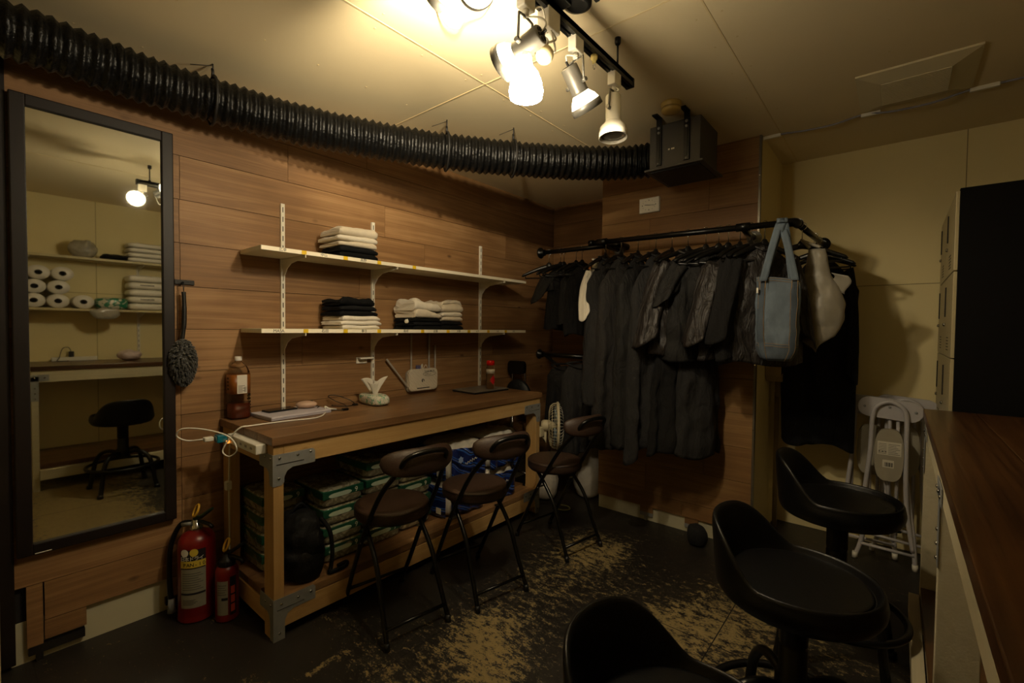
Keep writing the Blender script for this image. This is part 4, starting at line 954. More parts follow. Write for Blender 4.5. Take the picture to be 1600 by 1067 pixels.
# ------------------------------------------------------------------ fire extinguishers
def extinguisher(x, y, r, hb, label, big):
    t = thing('fire_extinguisher', label, 'fire extinguisher', (x, y, 0))
    T = Matrix.Translation((x, y, 0))
    b = MB(); b.lathe([(r*.9, .001), (r*.98, .004), (r, .012), (r, hb*.86), (r*.96, hb*.91), (r*.80, hb*.965), (r*.45, hb), (r*.3, hb*1.01)], 40, T); b.build('cylinder', M_['red'], t)
    b = MB(); b.lathe([(r*1.012, .006), (r*1.012, .03)], 40, T, caps=False); b.build('base_ring', mk('dark red enamel', '#6d0d09', .4), t)
    b = MB()
    if big: b.lathe([(.022, hb), (.024, hb+.006), (.024, hb+.022), (.018, hb+.026), (.016, hb+.05)], 24, T)
    else:
        b.lathe([(.030, hb-.012), (.032, hb-.008), (.032, hb+.018), (.022, hb+.024), (.013, hb+.045)], 24, T)
        for k in range(24): b.box(.0315, .0335, -.0016, .0016, hb-.008, hb+.016, M=T @ Matrix.Rotation(k*PI/12, 4, 'Z'))
    b.build('valve', M_['chrome' if big else 'blackplastic'], t)
    zt = hb+(.05 if big else .045)
    an = math.radians(20)
    R_ = T @ Matrix.Rotation(an, 4, 'Z')
    b = MB(); b.tube([R_ @ Vector(p) for p in ((-.012, 0, zt), (.03, 0, zt+.014), (.075, 0, zt+.045), (.10, 0, zt+.062))], [.009, .009, .008, .006], 8); b.build('top_lever', M_['black'] if not big else mk('dark green lever', '#16301d', .4), t)
    b = MB(); b.tube([R_ @ Vector(p) for p in ((-.01, 0, zt-.012), (.04, 0, zt-.008), (.08, 0, zt-.012), (.10, 0, zt-.022))], [.009, .008, .008, .007], 8); b.build('carry_handle', M_['black'], t)
    b = MB(); c = Vector((x-.004, y, zt+.036)); b.tube([c+Vector((.019*math.cos(a), .010*math.sin(a), .024*math.sin(a))) for a in [k*2*PI/22 for k in range(22)]], .0052, 8, closed=True); b.tube([c+Vector((0, 0, -.024)), c+Vector((0, 0, -.036))], .004, 6); b.build('safety_ring', mk('yellow plastic', '#c99a2a', .4), t)
    if big:
        b = MB(); b.tube(spline([(x-.015, y-.01, zt-.015), (x-.06, y-.045, zt-.03), (x-.085, y-.075, hb*.82), (x-.075, y-.085, hb*.52), (x-.055, y-.085, hb*.22), (x-.05, y-.083, .075)], 10), .0105, 12); b.build('hose', M_['black'], t)
        b = MB(); b.tube([(x-.05, y-.083, .09), (x-.049, y-.083, .03)], [.012, .017], 14); b.build('nozzle', M_['galv'], t)
        b = MB(); b.tube([(x-.013, y-.008, zt-.018), (x-.05, y-.038, zt-.026)], .0125, 12); b.build('hose_coupling', M_['galv'], t)
    # printed label on the side that faces the room
    def patch(nm, a0, a1, z0, z1, m, dr):
        b = MB(); b.grid(lambda u, v: Vector((x+(r+dr)*math.cos(a0+(a1-a0)*u), y+(r+dr)*math.sin(a0+(a1-a0)*u), z0+(z1-z0)*v)), 16, 2); return b.build(nm, m, t)
    c0 = math.radians(-32) if big else math.radians(-40)
    lab = mk('silver label film', '#8f8a78', .4, .2, var=.12, vscale=60); blk = M_['ink']; yel = mk('yellow label film', '#c8ae3c', .45)
    if big:
        patch('label', c0-.62, c0+.75, .07, .245, lab, .0008); patch('label_header', c0-.62, c0+.75, .275, .325, blk, .001); patch('label_header', c0-.62, c0+.75, .245, .277, yel, .0012)
        patch('label_rule', c0-.60, c0+.72, .128, .137, blk, .0014); patch('label_rule', c0-.60, c0+.72, .242, .247, blk, .0014)
        for aa, m_ in ((-.36, M_['whiteplastic']), (.14, yel)):
            b = MB(); b.grid(lambda u, v: Vector((x+(r+.0018)*math.cos(c0+aa+.22*v*math.cos(2*PI*u)), y+(r+.0018)*math.sin(c0+aa+.22*v*math.cos(2*PI*u)), .313+.017*v*math.sin(2*PI*u))), 20, 3, closed_u=True); b.build('label_disc', m_, t)
        def curved(s_, z_, size, m_, da, a_):
            for i, ch in enumerate(s_):
                a = a_+da*i; M = Matrix.Translation((x+(r+.002)*math.cos(a), y+(r+.002)*math.sin(a), z_)) @ Matrix.Rotation(a, 4, 'Z') @ FX
                o = text('label_letter', ch, (0, 0, 0), FX, size, m_, t); o.matrix_local = base_of(t).inverted() @ M
        curved('日本ドライ', .286, .021, M_['whiteplastic'], .25, c0-.48); curved('PAN-10', .260, .022, blk, .2, c0-.36)
        for k in range(7): patch('label_lines', c0-.5, c0+.1+.1*(k % 3), .085+.005*k, .0865+.005*k, blk, .0014) if k < 5 else None
        for k in range(8): patch('label_lines', c0-.5, c0+.6-.12*(k % 3), .150+.010*k, .153+.010*k, mk('label grey print', '#57534a', .6) if k == 0 else bpy.data.materials['label grey print'], .0014)
    else:
        patch('label', c0-.55, c0+.45, .035, .185, lab, .0008); patch('label', c0+.6, c0+1.2, .03, .20, blk, .0008)
        for k in range(3): patch('label_block', c0+.68, c0+1.05, .045+.04*k, .078+.04*k, mk('orange red label', '#b5432a', .5) if k == 0 else bpy.data.materials['orange red label'], .0012)
        patch('label_rule', c0-.1, c0+.42, .100, .112, blk, .0012)
        for k in range(5): patch('label_lines', c0-.48, c0+.3-.1*(k % 2), .125+.010*k, .128+.010*k, bpy.data.materials['label grey print'], .0012)
extinguisher(-2.385, .662, .072, .385, 'large red fire extinguisher with a black hose, beside the mirror', True)
extinguisher(-2.262, .742, .0455, .245, 'small red fire extinguisher against the left leg of the workbench', False)

# ------------------------------------------------------------------ folding chairs
def folding_chair(name, label, loc, rz, seatm, tubem, rimm, backm, group):
    """local +y is the way a sitter faces"""
    t = thing(name, label, 'chair', loc, rz, group); SM = Matrix.Translation((0, .022, 0))
    b = MB(); b.lathe([(.155, .452), (.163, .455), (.166, .462), (.166, .492), (.165, .495), (.1645, .497), (.161, .503), (.135, .506), (.001, .507)], 48, SM); b.build('seat', seatm, t, local=True)
    b = MB(); b.lathe([(.165, .492), (.1675, .4945), (.165, .497)], 48, SM, caps=False); b.lathe([(.145, .446), (.155, .447), (.158, .453), (.145, .4535)], 40, SM, caps=False); b.build('seat_piping', rimm, t, local=True)
    b = MB(); b.box(-.13, .13, -.04, -.015, .437, .449, .003); b.box(-.13, .13, .06, .085, .437, .449, .003); b.box(-.012, .012, -.05, .1, .435, .447, .003); b.build('seat_bearer', tubem, t, local=True)
    # padded curved backrest
    def back(u, v):
        a = 2*PI*u; s_ = (v-.5)*2; e = (1-abs(s_)**3.2)**.42 if abs(s_) < 1 else 0
        x = s_*.172; yc = -.262+.055*s_*s_
        return Vector((x, yc+.026*math.cos(a)*e+.012*math.sin(a)*e, 0.752+.056*math.sin(a)*e))
    b = MB(); b.grid(back, 28, 34, closed_u=True); b.build('backrest', backm, t, local=True)
    for s_ in (-1, 1):
        x = s_*.150
        b = MB(); b.tube(spline([(x*.97, .200, .012), (x, .105, .19), (x, .02, .345), (x, -.06, .47), (x*.92, -.16, .62), (x*.70, -.245, .724)], 6), .0105, 10); b.build('long_leg', tubem, t, local=True)
        xi = s_*.128
        b = MB(); b.tube(spline([(xi*1.14, -.228, .012), (xi*1.08, -.165, .15), (xi*1.04, -.105, .285), (xi, -.02, .385), (xi*.98, .045, .447)], 6), .0105, 10); b.build('leg', tubem, t, local=True)
        b = MB(); b.tube([(x*.97, .200, .0), (x*.97, .197, .03)], .0128, 12); b.build('rubber_foot', M_['blackplastic'], t, local=True)
        b = MB(); b.tube([(xi*1.14, -.228, .0), (xi*1.135, -.222, .03)], .0128, 12); b.build('rubber_foot', M_['blackplastic'], t, local=True)
        b = MB(); b.tube([(x*1.06, .008, .360), (xi*.9, .0, .365)], .006, 8); b.build('pivot', M_['galv'], t, local=True)
    b = MB(); b.tube(spline([(-.105, -.245, .724), (-.095, -.282, .777), (-.045, -.298, .797), (.045, -.298, .797), (.095, -.282, .777), (.105, -.245, .724)], 8), .0105, 10); b.build('back_loop', tubem, t, local=True)
    b = MB(); b.tube([(-.143, -.205, .07), (.143, -.205, .07)], .0075, 8); b.build('stretcher', tubem, t, local=True)
    b = MB(); b.tube([(-.146, .163, .085), (.146, .163, .085)], .0075, 8); b.build('stretcher', tubem, t, local=True)
    return t
def facing(dx, dy): return math.atan2(-dx, dy)
blacktube = mk('black glossy tube', '#070707', .3, .2, var=.1)
blackback = mk('black vinyl back', '#1a110c', .35, var=.15, bump=.15, bscale=260)
c0_ = folding_chair('folding_chair', 'brown round folding chair nearest the camera, in front of the green packs', (-1.742, 1.255, 0), facing(-.985, .15), M_['brownvinyl'], blacktube, blackback, M_['brownvinyl'], 'brown folding chairs along the workbench')
dup(c0_, (-1.635, 1.685, 0), facing(-.974, .20), 'middle brown folding chair, in front of the blue toilet roll packs')
dup(c0_, (-1.585, 2.335, 0), facing(-.98, .17), 'brown folding chair at the far end of the workbench beside the white fan')
# black folding chair standing folded behind the bench end
t = thing('folded_chair', 'black folding chair standing folded in the corner behind the bench end', 'chair', (-2.36, 2.93, 0))
b = MB(); b.prism([(x*1, z) for x, z in rrect(-.085, .085, .930, 1.035, .035)], .035, Matrix.Translation((-2.39, 2.935, 0)) @ FY @ Matrix.Identity(4)); b.build('backrest', M_['leather'], t)
b = MB(); b.lathe([(.001, -.026), (.10, -.026), (.118, -.018), (.120, 0), (.118, .012), (.001, .016)], 40, Matrix.Translation((-2.355, 2.90, .770)) @ Matrix.Rotation(PI/2+.18, 4, 'X')); b.build('seat', mk('slate vinyl', '#16191b', .5, var=.1), t)
for s_ in (-1, 1):
    b = MB(); b.tube(spline([(-2.39+s_*.065, 2.94, .99), (-2.39+s_*.068, 2.945, .85), (-2.385+s_*.09, 2.95, .5), (-2.38+s_*.12, 2.93, .01)], 8), .008, 8); b.build('leg', M_['chrome'], t)
    b = MB(); b.tube([(-2.375+s_*.10, 2.965, .70), (-2.37+s_*.10, 2.975, .01)], .008, 8); b.build('leg', M_['chrome'], t)
b = MB(); b.tube([(-2.48, 2.94, .12), (-2.28, 2.94, .12)], .006, 8); b.build('stretcher', M_['chrome'], t)
# clip fan on the bench corner
fc = Vector((-1.865, 2.74, .605)); fd = Vector((.80, .60, .0)).normalized()
t = thing('fan', 'white caged fan clipped to the far corner of the workbench', 'fan', (-1.93, 2.66, .60)); fw = mk('aged white plastic', '#c9bd9c', .45, var=.05)
M = align(fc, fd)
b = MB()
for k in range(40):
    a = 2*PI*k/40; c_, s_ = math.cos(a), math.sin(a)
    b.tube([M @ Vector((r*c_, r*s_, z)) for r, z in ((.035, -.062), (.10, -.060), (.140, -.050), (.158, -.030), (.163, .0))], .0016, 4)
for r, z in ((.10, -.060), (.150, -.040)): b.tube([M @ Vector((r*math.cos(2*PI*k/40), r*math.sin(2*PI*k/40), z)) for k in range(40)], .002, 5, closed=True)
b.build('rear_cage', fw, t)
b = MB(); b.lathe([(.158, -.006), (.170, -.004), (.172, .008), (.160, .014)], 48, M, caps=False); b.build('cage_ring', fw, t)
b = MB()
for k in range(40):
    a = 2*PI*k/40; c_, s_ = math.cos(a), math.sin(a); b.tube([M @ Vector((r*c_, r*s_, z)) for r, z in ((.036, .046), (.10, .042), (.145, .028), (.163, .006))], .0016, 4)
b.lathe([(.001, .050), (.036, .050), (.038, .044)], 28, M); b.build('front_cage', M_['whiteplastic'], t)
for k in range(5):
    b = MB(); a0 = k*2*PI/5
    b.grid(lambda u, v: M @ Vector(((.03+.115*v)*math.cos(a0+(u-.5)*(.5+.6*v)), (.03+.115*v)*math.sin(a0+(u-.5)*(.5+.6*v)), -.008+.030*(u-.5))), 8, 8); b.build('blade', mk('pale blue blade', '#9fb0b8', .3) if k == 0 else bpy.data.materials['pale blue blade'], t, solid=.002)
b = MB(); b.lathe([(.001, -.118), (.030, -.115), (.040, -.10), (.040, -.055), (.030, -.045), (.022, .0), (.001, .002)], 28, M); b.build('motor', fw, t)
b = MB(); b.tube([M @ Vector((0, 0, -.085)), M @ Vector((0, 0, -.085))+Vector((0, 0, -.12)), Vector((-1.955, 2.65, .56))], .012, 10); b.box(-1.975, -1.925, 2.622, 2.67, .53, .60, .006); b.build('clip_arm', fw, t)
# bags and oddments on the niche floor
def sack(x, y, rx, ry, h, seed, m, wob=.03):
    def fn(u, v):
        a = 2*PI*u; ph = PI*v; s_ = max(0, math.sin(ph))**.4; p = Vector((rx*math.cos(a)*s_, ry*math.sin(a)*s_, h*.5-h*.5*math.cos(ph)))
        n_ = noise.noise(p*11+Vector((seed, 0, 0)))*wob+noise.noise(p*27+Vector((seed, 3, 0)))*wob*.4; k = 1+n_*3.2
        return Vector((x+p.x*k, y+p.y*k, .001+max(0, p.z+n_*.6*(1 if p.z > h*.15 else 0))))
    b = MB(); b.grid(fn, 48, 30, closed_u=True); return b
bagm = mk('white plastic sack', '#b9b2a6', .5, var=.08, bump=.5, bscale=30)
t = tag(sack(-1.83, 3.12, .115, .12, .40, 2, bagm).build('plastic_sack', bagm, None, loc=(-1.83, 3.12, 0)), 'crumpled white sack on the floor under the hanging clothes', 'sack')
t = tag(sack(-2.06, 2.86, .11, .10, .26, 6, bagm).build('plastic_sack', bagm, None, loc=(-2.06, 2.86, 0)), 'low white bag on the floor just beyond the bench leg', 'sack')
b = MB(); b.tube([(-1.84+.06*math.cos(2*PI*k/28), 2.78+.045*math.sin(2*PI*k/28), .006) for k in range(28)], .005, 8, closed=True); tag(b.build('wire_ring', mk('pale green wire', '#8f9468', .5)), 'pale ring of wire lying on the floor by the white bag', 'ring')
nb = mk('black fabric lump', '#070708', .9, var=.3, bump=.6, bscale=60)
o = sack(-.905, 2.85, .060, .055, .115, 9, nb, .02); t = tag(o.build('fabric_bundle', nb, None, loc=(-.905, 2.85, 0)), 'small black fabric bundle on the floor at the foot of the boarded column', 'bundle')
# ------------------------------------------------------------------ pipe rails
pipe = mk('black painted pipe', '#0c0c0c', .32, .4, var=.15)
RZ = 1.866; RY = 2.73
t = thing('clothes_rail', 'long black pipe clothes rail across the boarded column, turning back to the cream wall', 'clothes rail', (-1.0, RY, RZ))
b = MB(); b.tube([(-1.60, RY, RZ+.012), (-.445, RY, RZ-.010)], .0165, 16); b.build('front_pipe', pipe, t)
b = MB(); b.tube([(-.415, RY+.03, RZ-.010), (-.392, 3.585, RZ)], .0165, 16); b.build('return_pipe', pipe, t)
b = MB(); b.tube(spline([(-.47, RY, RZ-.010), (-.435, RY+.003, RZ-.010), (-.419, RY+.016, RZ-.010), (-.414, RY+.05, RZ-.010)], 6), .0225, 16); b.tube([(-.475, RY, RZ-.010), (-.462, RY, RZ-.010)], .025, 16); b.tube([(-.414, RY+.045, RZ-.01), (-.413, RY+.058, RZ-.01)], .025, 16); b.build('elbow', pipe, t)
b = MB(); b.tube([(-1.615, RY, RZ+.012), (-1.585, RY, RZ+.012)], .021, 16); b.build('end_cap', pipe, t)
b = MB(); b.lathe([(.042, 0), (.042, .006), (.026, .010), (.024, .03)], 28, Matrix.Translation((-.392, 3.599, RZ)) @ Matrix.Rotation(PI/2, 4, 'X')); b.build('wall_flange', pipe, t)
def stub(xs, y0, z0):
    b = MB(); b.tube(spline([(xs, y0, z0), (xs, y0+.03, z0-.012), (xs, y0+.09, z0-.02), (xs, 2.975, z0-.02)], 6), .0165, 14); b.tube([(xs-.035, y0, z0), (xs+.035, y0, z0)], .0225, 16); b.build('wall_stub', pipe, t)
    b = MB(); b.lathe([(.040, 0), (.040, .006), (.026, .010), (.024, .03)], 28, Matrix.Translation((xs, 2.979, z0-.02)) @ Matrix.Rotation(PI/2, 4, 'X')); b.build('wall_flange', M_['galv'], t)
stub(-.66, RY, RZ-.005); stub(-1.52, RY, RZ+.011)
RY2, RZ2 = 2.86, 1.874
t = thing('clothes_rail', 'shorter black pipe clothes rail reaching left in front of the corner niche', 'clothes rail', (-1.8, RY2, RZ2))
b = MB(); b.tube([(-2.10, RY2, RZ2+.005), (-1.50, RY2, RZ2)], .0165, 16); b.build('pipe', pipe, t)
b = MB(); b.lathe([(.040, 0), (.042, .010), (.026, .016), (.024, .045)], 26, Matrix.Translation((-2.125, RY2, RZ2+.005)) @ Matrix.Rotation(PI/2, 4, 'Y')); b.build('end_flange', pipe, t)
b = MB(); b.tube(spline([(-1.53, RY2, RZ2), (-1.485, RY2, RZ2), (-1.465, RY2+.02, RZ2), (-1.462, RY2+.06, RZ2), (-1.462, 2.978, RZ2)], 6), .0215, 14); b.build('elbow', pipe, t)
t = thing('pipe_rail', 'low short black pipe rail with a brace, left of the hanging clothes', 'clothes rail', (-1.95, 2.86, 1.10))
b = MB(); b.tube([(-2.10, 2.86, 1.105), (-1.70, 2.86, 1.10)], .0165, 14); b.tube([(-2.06, 2.85, 1.10), (-1.92, 2.90, .99), (-1.80, 2.93, .90)], .012, 12); b.build('pipe', pipe, t)
b = MB(); b.lathe([(.036, 0), (.038, .010), (.026, .016), (.024, .04)], 26, Matrix.Translation((-2.125, 2.86, 1.105)) @ Matrix.Rotation(PI/2, 4, 'Y')); b.build('end_flange', pipe, t)
b = MB(); b.tube(spline([(-1.72, 2.86, 1.10), (-1.68, 2.87, 1.10), (-1.665, 2.90, 1.10), (-1.66, 2.978, 1.10)], 6), .0165, 12); b.build('wall_stub', pipe, t)

# ------------------------------------------------------------------ hangers
hangblack = mk('black lacquered hanger', '#0a0a0a', .35, var=.2)
hangwood = mk('varnished wooden hanger', '#a2652c', .4, var=.2, stretch=(3, 20, 20))
def make_hanger(m, bar=True, W=.205):
    t = thing('clothes_hanger', 'x', 'hanger')
    def arm(u, v):
        s_ = (u-.5)*2; a = 2*PI*v; x = s_*W; z = -.105-.075*abs(s_)**1.35; ry = .007+.010*abs(s_)**2; rz_ = .017-.006*abs(s_)
        if abs(s_) > .985: ry *= .3; rz_ *= .3
        return Vector((x, -.03*s_*s_*.6+ry*math.cos(a), z+rz_*math.sin(a)))
    b = MB(); vs = b.grid(lambda u, v: arm(v, u), 12, 41, closed_u=True)
    b.lathe([(.024, -.119), (.022, -.097), (.013, -.081), (.009, -.077)], 16, Matrix.Diagonal((1.1, .5, 1, 1))); b.build('body', m, t, local=True)
    b = MB(); b.tube([(0, 0, -.079), (0, 0, -.026)]+[(.0195*math.sin(a), 0, .0195*math.cos(a)*1.0) for a in [PI+.25-k*PI/9 for k in range(13)]], .0022, 7); b.build('hook', M_['chrome'], t, local=True)
    if bar: 
        b = MB(); b.tube([(-W*.86, -.015, -.195), (W*.86, -.015, -.195)], .005, 8); b.tube([(-W*.86, -.015, -.195), (-W*.86, -.015, -.167)], .004, 6); b.tube([(W*.86, -.015, -.195), (W*.86, -.015, -.167)], .004, 6); b.build('trouser_bar', m, t, local=True)
    return t
hang0 = make_hanger(hangblack); hang1 = None; used_h = [False]
def hanger(x, y, z, yaw, label, wooden=False):
    global hang1
    if wooden: h = make_hanger(hangwood, False); h['label'] = label; h.location = (x, y, z); h.rotation_euler = (0, 0, math.radians(yaw)); h['group'] = 'hangers on the pipe rails'; return h
    if not used_h[0]:
        used_h[0] = True; hang0.location = (x, y, z); hang0.rotation_euler = (0, 0, math.radians(yaw)); hang0['label'] = label; hang0['group'] = 'hangers on the pipe rails'; return hang0
    return dup(hang0, (x, y, z), math.radians(yaw), label)

# ------------------------------------------------------------------ hanging clothes
def cloth(name, col, rough=.85, shine=0.0):
    m = mk(name, col, rough, var=.3, vscale=22, bump=.2, bscale=220, spec=.3+shine)
    N, L = m.node_tree.nodes, m.node_tree.links; B = N['Principled BSDF']
    tc = N.new('ShaderNodeTexCoord'); mp = N.new('ShaderNodeMapping'); mp.inputs['Scale'].default_value = (1.4, 1.4, .55); L.new(tc.outputs['Object'], mp.inputs[0])
    n = N.new('ShaderNodeTexNoise'); n.inputs['Scale'].default_value = 11; n.inputs['Detail'].default_value = 5; n.inputs['Distortion'].default_value = 1.6; L.new(mp.outputs[0], n.inputs[0])
    b1 = N.new('ShaderNodeBump'); b1.inputs['Strength'].default_value = .9; b1.inputs['Distance'].default_value = .03 if shine else .018; L.new(n.outputs['Fac'], b1.inputs['Height'])
    old = B.inputs['Normal'].links[0].from_node; L.new(b1.outputs[0], old.inputs['Normal'])
    return m
K1 = cloth('black crepe', '#141312', .8); K2 = cloth('black satin lining', '#201c1a', .5, .12); K3 = cloth('charcoal wool', '#201f1f', .92); K4 = cloth('black wool', '#0e0d0d', .95); K5 = cloth('grey black linen', '#232120', .9)
W1 = mk('white cotton shirting', '#cfc8b8', .85, var=.05, bump=.2, bscale=200, sheen=.2)
def garment(name, label, x, y, z, yaw, L, m, W=.20, hem=.24, th=.05, folds=7, amp=.16, seed=1, sleeves=None, neck=.055, cat='clothing', group='black clothes hanging on the pipe rails', shoulder=.09, slant=0.0, waist=None, wob=.012, lift=0.0, sm=None):
    """a cloth tube hung on a hanger: shoulders on top, folds growing to the hem"""
    t = thing(name, label, cat, (x, y, z), math.radians(yaw), group)
    zt = -.112+lift; L -= .035
    def fn(u, v):
        a = 2*PI*u; c_, s_ = math.cos(a), math.sin(a)
        wv = W*(1-v)+hem*v if waist is None else (W*(1-v*2)+waist*v*2 if v < .5 else waist*(2-2*v)+hem*(2*v-1))
        top = min(1, v/.10)
        w_ = (neck*(1-top)+wv*top) if v < .10 else wv
        tv = th*(.35+.65*min(1, v/.35))*(.4+.6*top)
        kf = folds/4.0
        f = amp*2.0*min(1, v*1.6)*(1.3*noise.noise(Vector((c_*kf+seed*5.3, s_*1.1, v*.55)))+.65*noise.noise(Vector((c_*kf*2.3+seed*2.1, s_*2, v*.9+seed))))
        xx = w_*c_*(1+f*.10); yy = tv*s_*(1+f*1.3)+f*.030*(1 if s_ >= 0 else -1)*abs(s_)**.5
        drop = shoulder*min(1.15, abs(xx)/max(W, .01))**1.25*max(0, 1-v*1.2)
        zz = zt-drop-v*L*(1+.02*math.sin(a*3+seed))+slant*xx*v
        q = Vector((xx*2.2+seed*3, yy*6, zz*2.4)); n1 = noise.noise(q*1.6); n2 = noise.noise(q*5+Vector((0, 0, seed)))
        k = min(1, v*5)
        return Vector((xx+wob*n1*k, yy+(wob*1.3*n2+wob*n1)*k, zz+wob*.8*n1*k))
    b = MB(); b.grid(fn, 120, 46, closed_u=True); b.build('body', m, t, local=True, solid=.003)
    if sleeves:
        sl, out, sr = sleeves
        for s_ in (-1, 1):
            def sf(u, v, s_=s_):
                a = 2*PI*u; c = Vector((s_*(W*.92+out*v), -.012*v+.018*math.sin(v*3+seed), zt-shoulder-.045-sl*v+.02*(1-v)))
                r = sr*(1.0+.25*v)*(1+.12*math.sin(5*a+seed+s_+2*v)); tilt = (1-v)**3
                p = Vector((r*.62*math.cos(a)-s_*.05*tilt, r*math.sin(a)*.78, r*.35*math.cos(a)*s_*(1-v)+.03*tilt))
                n1 = noise.noise((c+p)*7+Vector((seed*2, s_, 0)))*wob*1.4+noise.noise((c+p)*24+Vector((seed, 0, s_)))*wob*.5
                return c+p*(1+n1*6)+Vector((0, 0, -.05*v*math.cos(a)*s_))
            b = MB(); b.grid(sf, 40, 26, closed_u=True); b.build('sleeve', sm or m, t, local=True, solid=.003)
    b = MB(); b.tube(spline([(-neck, .014, zt+.004), (-neck*.6, .030, zt+.010), (0, .036, zt+.012), (neck*.6, .030, zt+.010), (neck, .014, zt+.004), (neck*.7, -.018, zt-.012), (0, -.028, zt-.03), (-neck*.7, -.018, zt-.012)], 4, closed=True), .007, 6, closed=True); b.build('collar', m, t, local=True)
    return t
# rear rail, from the left
hanger(-2.04, RY2, RZ2+.003, 28, 'empty black hanger at the left end of the shorter rail')
def H(x, yaw, lab, rear=False, wooden=False): 
    y, z = (RY2, RZ2) if rear else (RY, RZ-.005+.019*(-.5-x)/1.1)
    hanger(x, y, z, yaw, lab, wooden); return y, z
y, z = H(-1.935, 62, 'black hanger of the short bunched top on the shorter rail', True)
garment('top', 'short black bunched top, leftmost garment on the shorter rail', -1.935, y, z, 62, .22, K3, .15, .17, .05, 6, .2, 3, (.10, .05, .07))
y, z = H(-1.905, 70, 'black hanger just right of the bunched top, holding the knee shorts', True)
garment('shorts', 'black shorts hanging below the bunched top on the shorter rail', -1.905, y, z-.10, 70, .40, K4, .13, .16, .045, 5, .2, 4, None, neck=.10, shoulder=.02)
y, z = H(-1.80, 74, 'black hanger third from the left on the shorter rail', True)
garment('sleeveless_top', 'narrow black sleeveless top third along the shorter rail', -1.80, y, z, 74, .46, K1, .14, .15, .045, 8, .2, 5)
y, z = H(-1.75, 76, 'black hanger fourth from the left on the shorter rail', True)
garment('blouse', 'black pleated blouse fourth along the shorter rail', -1.75, y, z, 76, .54, K4, .14, .16, .05, 11, .15, 6)
y, z = H(-1.57, 70, 'black bare hanger in front of the white shirt, right end of the shorter rail', True)
y, z = H(-1.535, 74, 'varnished wooden hanger among the black ones', True, True)
garment('shirt', 'white shirt mostly hidden behind the long black coats, one sleeve showing', -1.53, y-.14, z-.01, 86, .40, W1, .16, .15, .025, 5, .1, 7, (.22, .05, .034), group=None, wob=.003)
# front rail: long things first
y, z = H(-1.49, 84, 'black hanger at the left end of the long rail, under the long gown')
garment('gown', 'long black gown at the left end of the long rail', -1.49, y, z, 84, .98, K3, .19, .235, .075, 9, .22, 8)
y, z = H(-1.38, 80, 'black hanger second from the left on the long rail')
garment('long_coat', 'long black coat reaching nearly to the floor, second on the long rail', -1.38, y, z, 80, 1.22, K5, .20, .245, .085, 8, .24, 9)
y, z = H(-1.265, 84, 'black hanger third from the left on the long rail')
garment('long_dress', 'long black flowing dress, third on the long rail', -1.265, y, z, 84, 1.16, K1, .20, .245, .075, 10, .24, 10, slant=.1)
y, z = H(-1.15, 76, 'black hanger fourth from the left on the long rail')
garment('overcoat', 'long charcoal overcoat with a slanting hem, fourth on the long rail', -1.15, y, z, 76, 1.18, K3, .20, .24, .08, 7, .26, 11, slant=.35)
y, z = H(-1.05, 80, 'black hanger of the long skirt, behind the first satin jacket')
garment('long_skirt', 'long black skirt hanging below the satin jackets', -1.03, y+.03, z-.42, 74, .80, K4, .15, .215, .075, 9, .22, 12, None, neck=.12, shoulder=.01)
y, z = H(-.955, 52, 'black hanger of the satin jacket with the wide sleeve')
garment('satin_jacket', 'black satin jacket with a wide crumpled sleeve, left of the middle of the long rail', -.945, y-.02, z, 42, .64, K2, .19, .22, .06, 6, .18, 13, (.38, .07, .088))
garment('trousers', 'black straight trousers hanging below the black shirt', -.90, RY+.05, RZ-.44, 60, .78, K3, .13, .165, .06, 5, .16, 14, None, neck=.11, shoulder=.01)
y, z = H(-.855, 50, 'black hanger with a round end, in the middle of the long rail')
garment('shirt', 'black short sleeved shirt facing the room in the middle of the long rail', -.855, y, z, 34, .66, K1, .200, .235, .06, 6, .15, 15, (.15, .05, .085))
y, z = H(-.785, 40, 'black bare hanger slanting in front of the middle shirt')
y, z = H(-.735, 46, 'second black bare hanger right of the middle shirt')
garment('cropped_jacket', 'black cropped jacket with a curved front edge, just right of the middle shirt', -.715, y+.01, z-.02, 52, .62, K2, .18, .20, .055, 6, .18, 16, (.34, .06, .078))
y, z = H(-.675, 70, 'black hanger beside the pipe bracket, right part of the long rail')
garment('jacket', 'black wool jacket beside the pipe bracket, second from the denim bag', -.655, y+.01, z, 70, .64, K4, .19, .20, .06, 6, .18, 17, (.34, .04, .07))
y, z = H(-.62, 66, 'black hanger right of the pipe bracket')
y, z = H(-.555, 52, 'black hanger just left of the denim bag')
garment('satin_jacket', 'black satin jacket right behind the denim bag', -.560, y-.015, z, 34, .66, K2, .19, .21, .055, 6, .12, 18, (.36, .05, .060), wob=.006)
# low rail
garment('apron', 'black apron heaped on the low pipe rail in the corner', -1.88, 2.86, 1.14, 40, .50, K4, .13, .15, .06, 7, .25, 19, None, neck=.10, shoulder=.03)
garment('apron', 'second black apron hanging lower beside the white fan', -1.76, 2.87, 1.16, 60, .66, K3, .14, .17, .06, 7, .25, 20, None, neck=.10, shoulder=.03)
# return rail
y, z = 3.25, RZ-.003
hanger(-.398, y, z, -4, 'black wide hanger of the long dress, on the rail end by the cream wall')
hanger(-.394, 3.40, z, -14, 'black bare hanger with its tip sticking out right, nearest the cream wall')
hanger(-.410, 2.90, z, 20, 'black hanger behind the denim bag, at the rail elbow')
garment('long_dress', 'long black dress with long sleeves in front of the cream wall', -.372, y+.06, z, -2, 1.17, K4, .195, .185, .05, 7, .15, 21, (.56, -.016, .046), shoulder=.10)
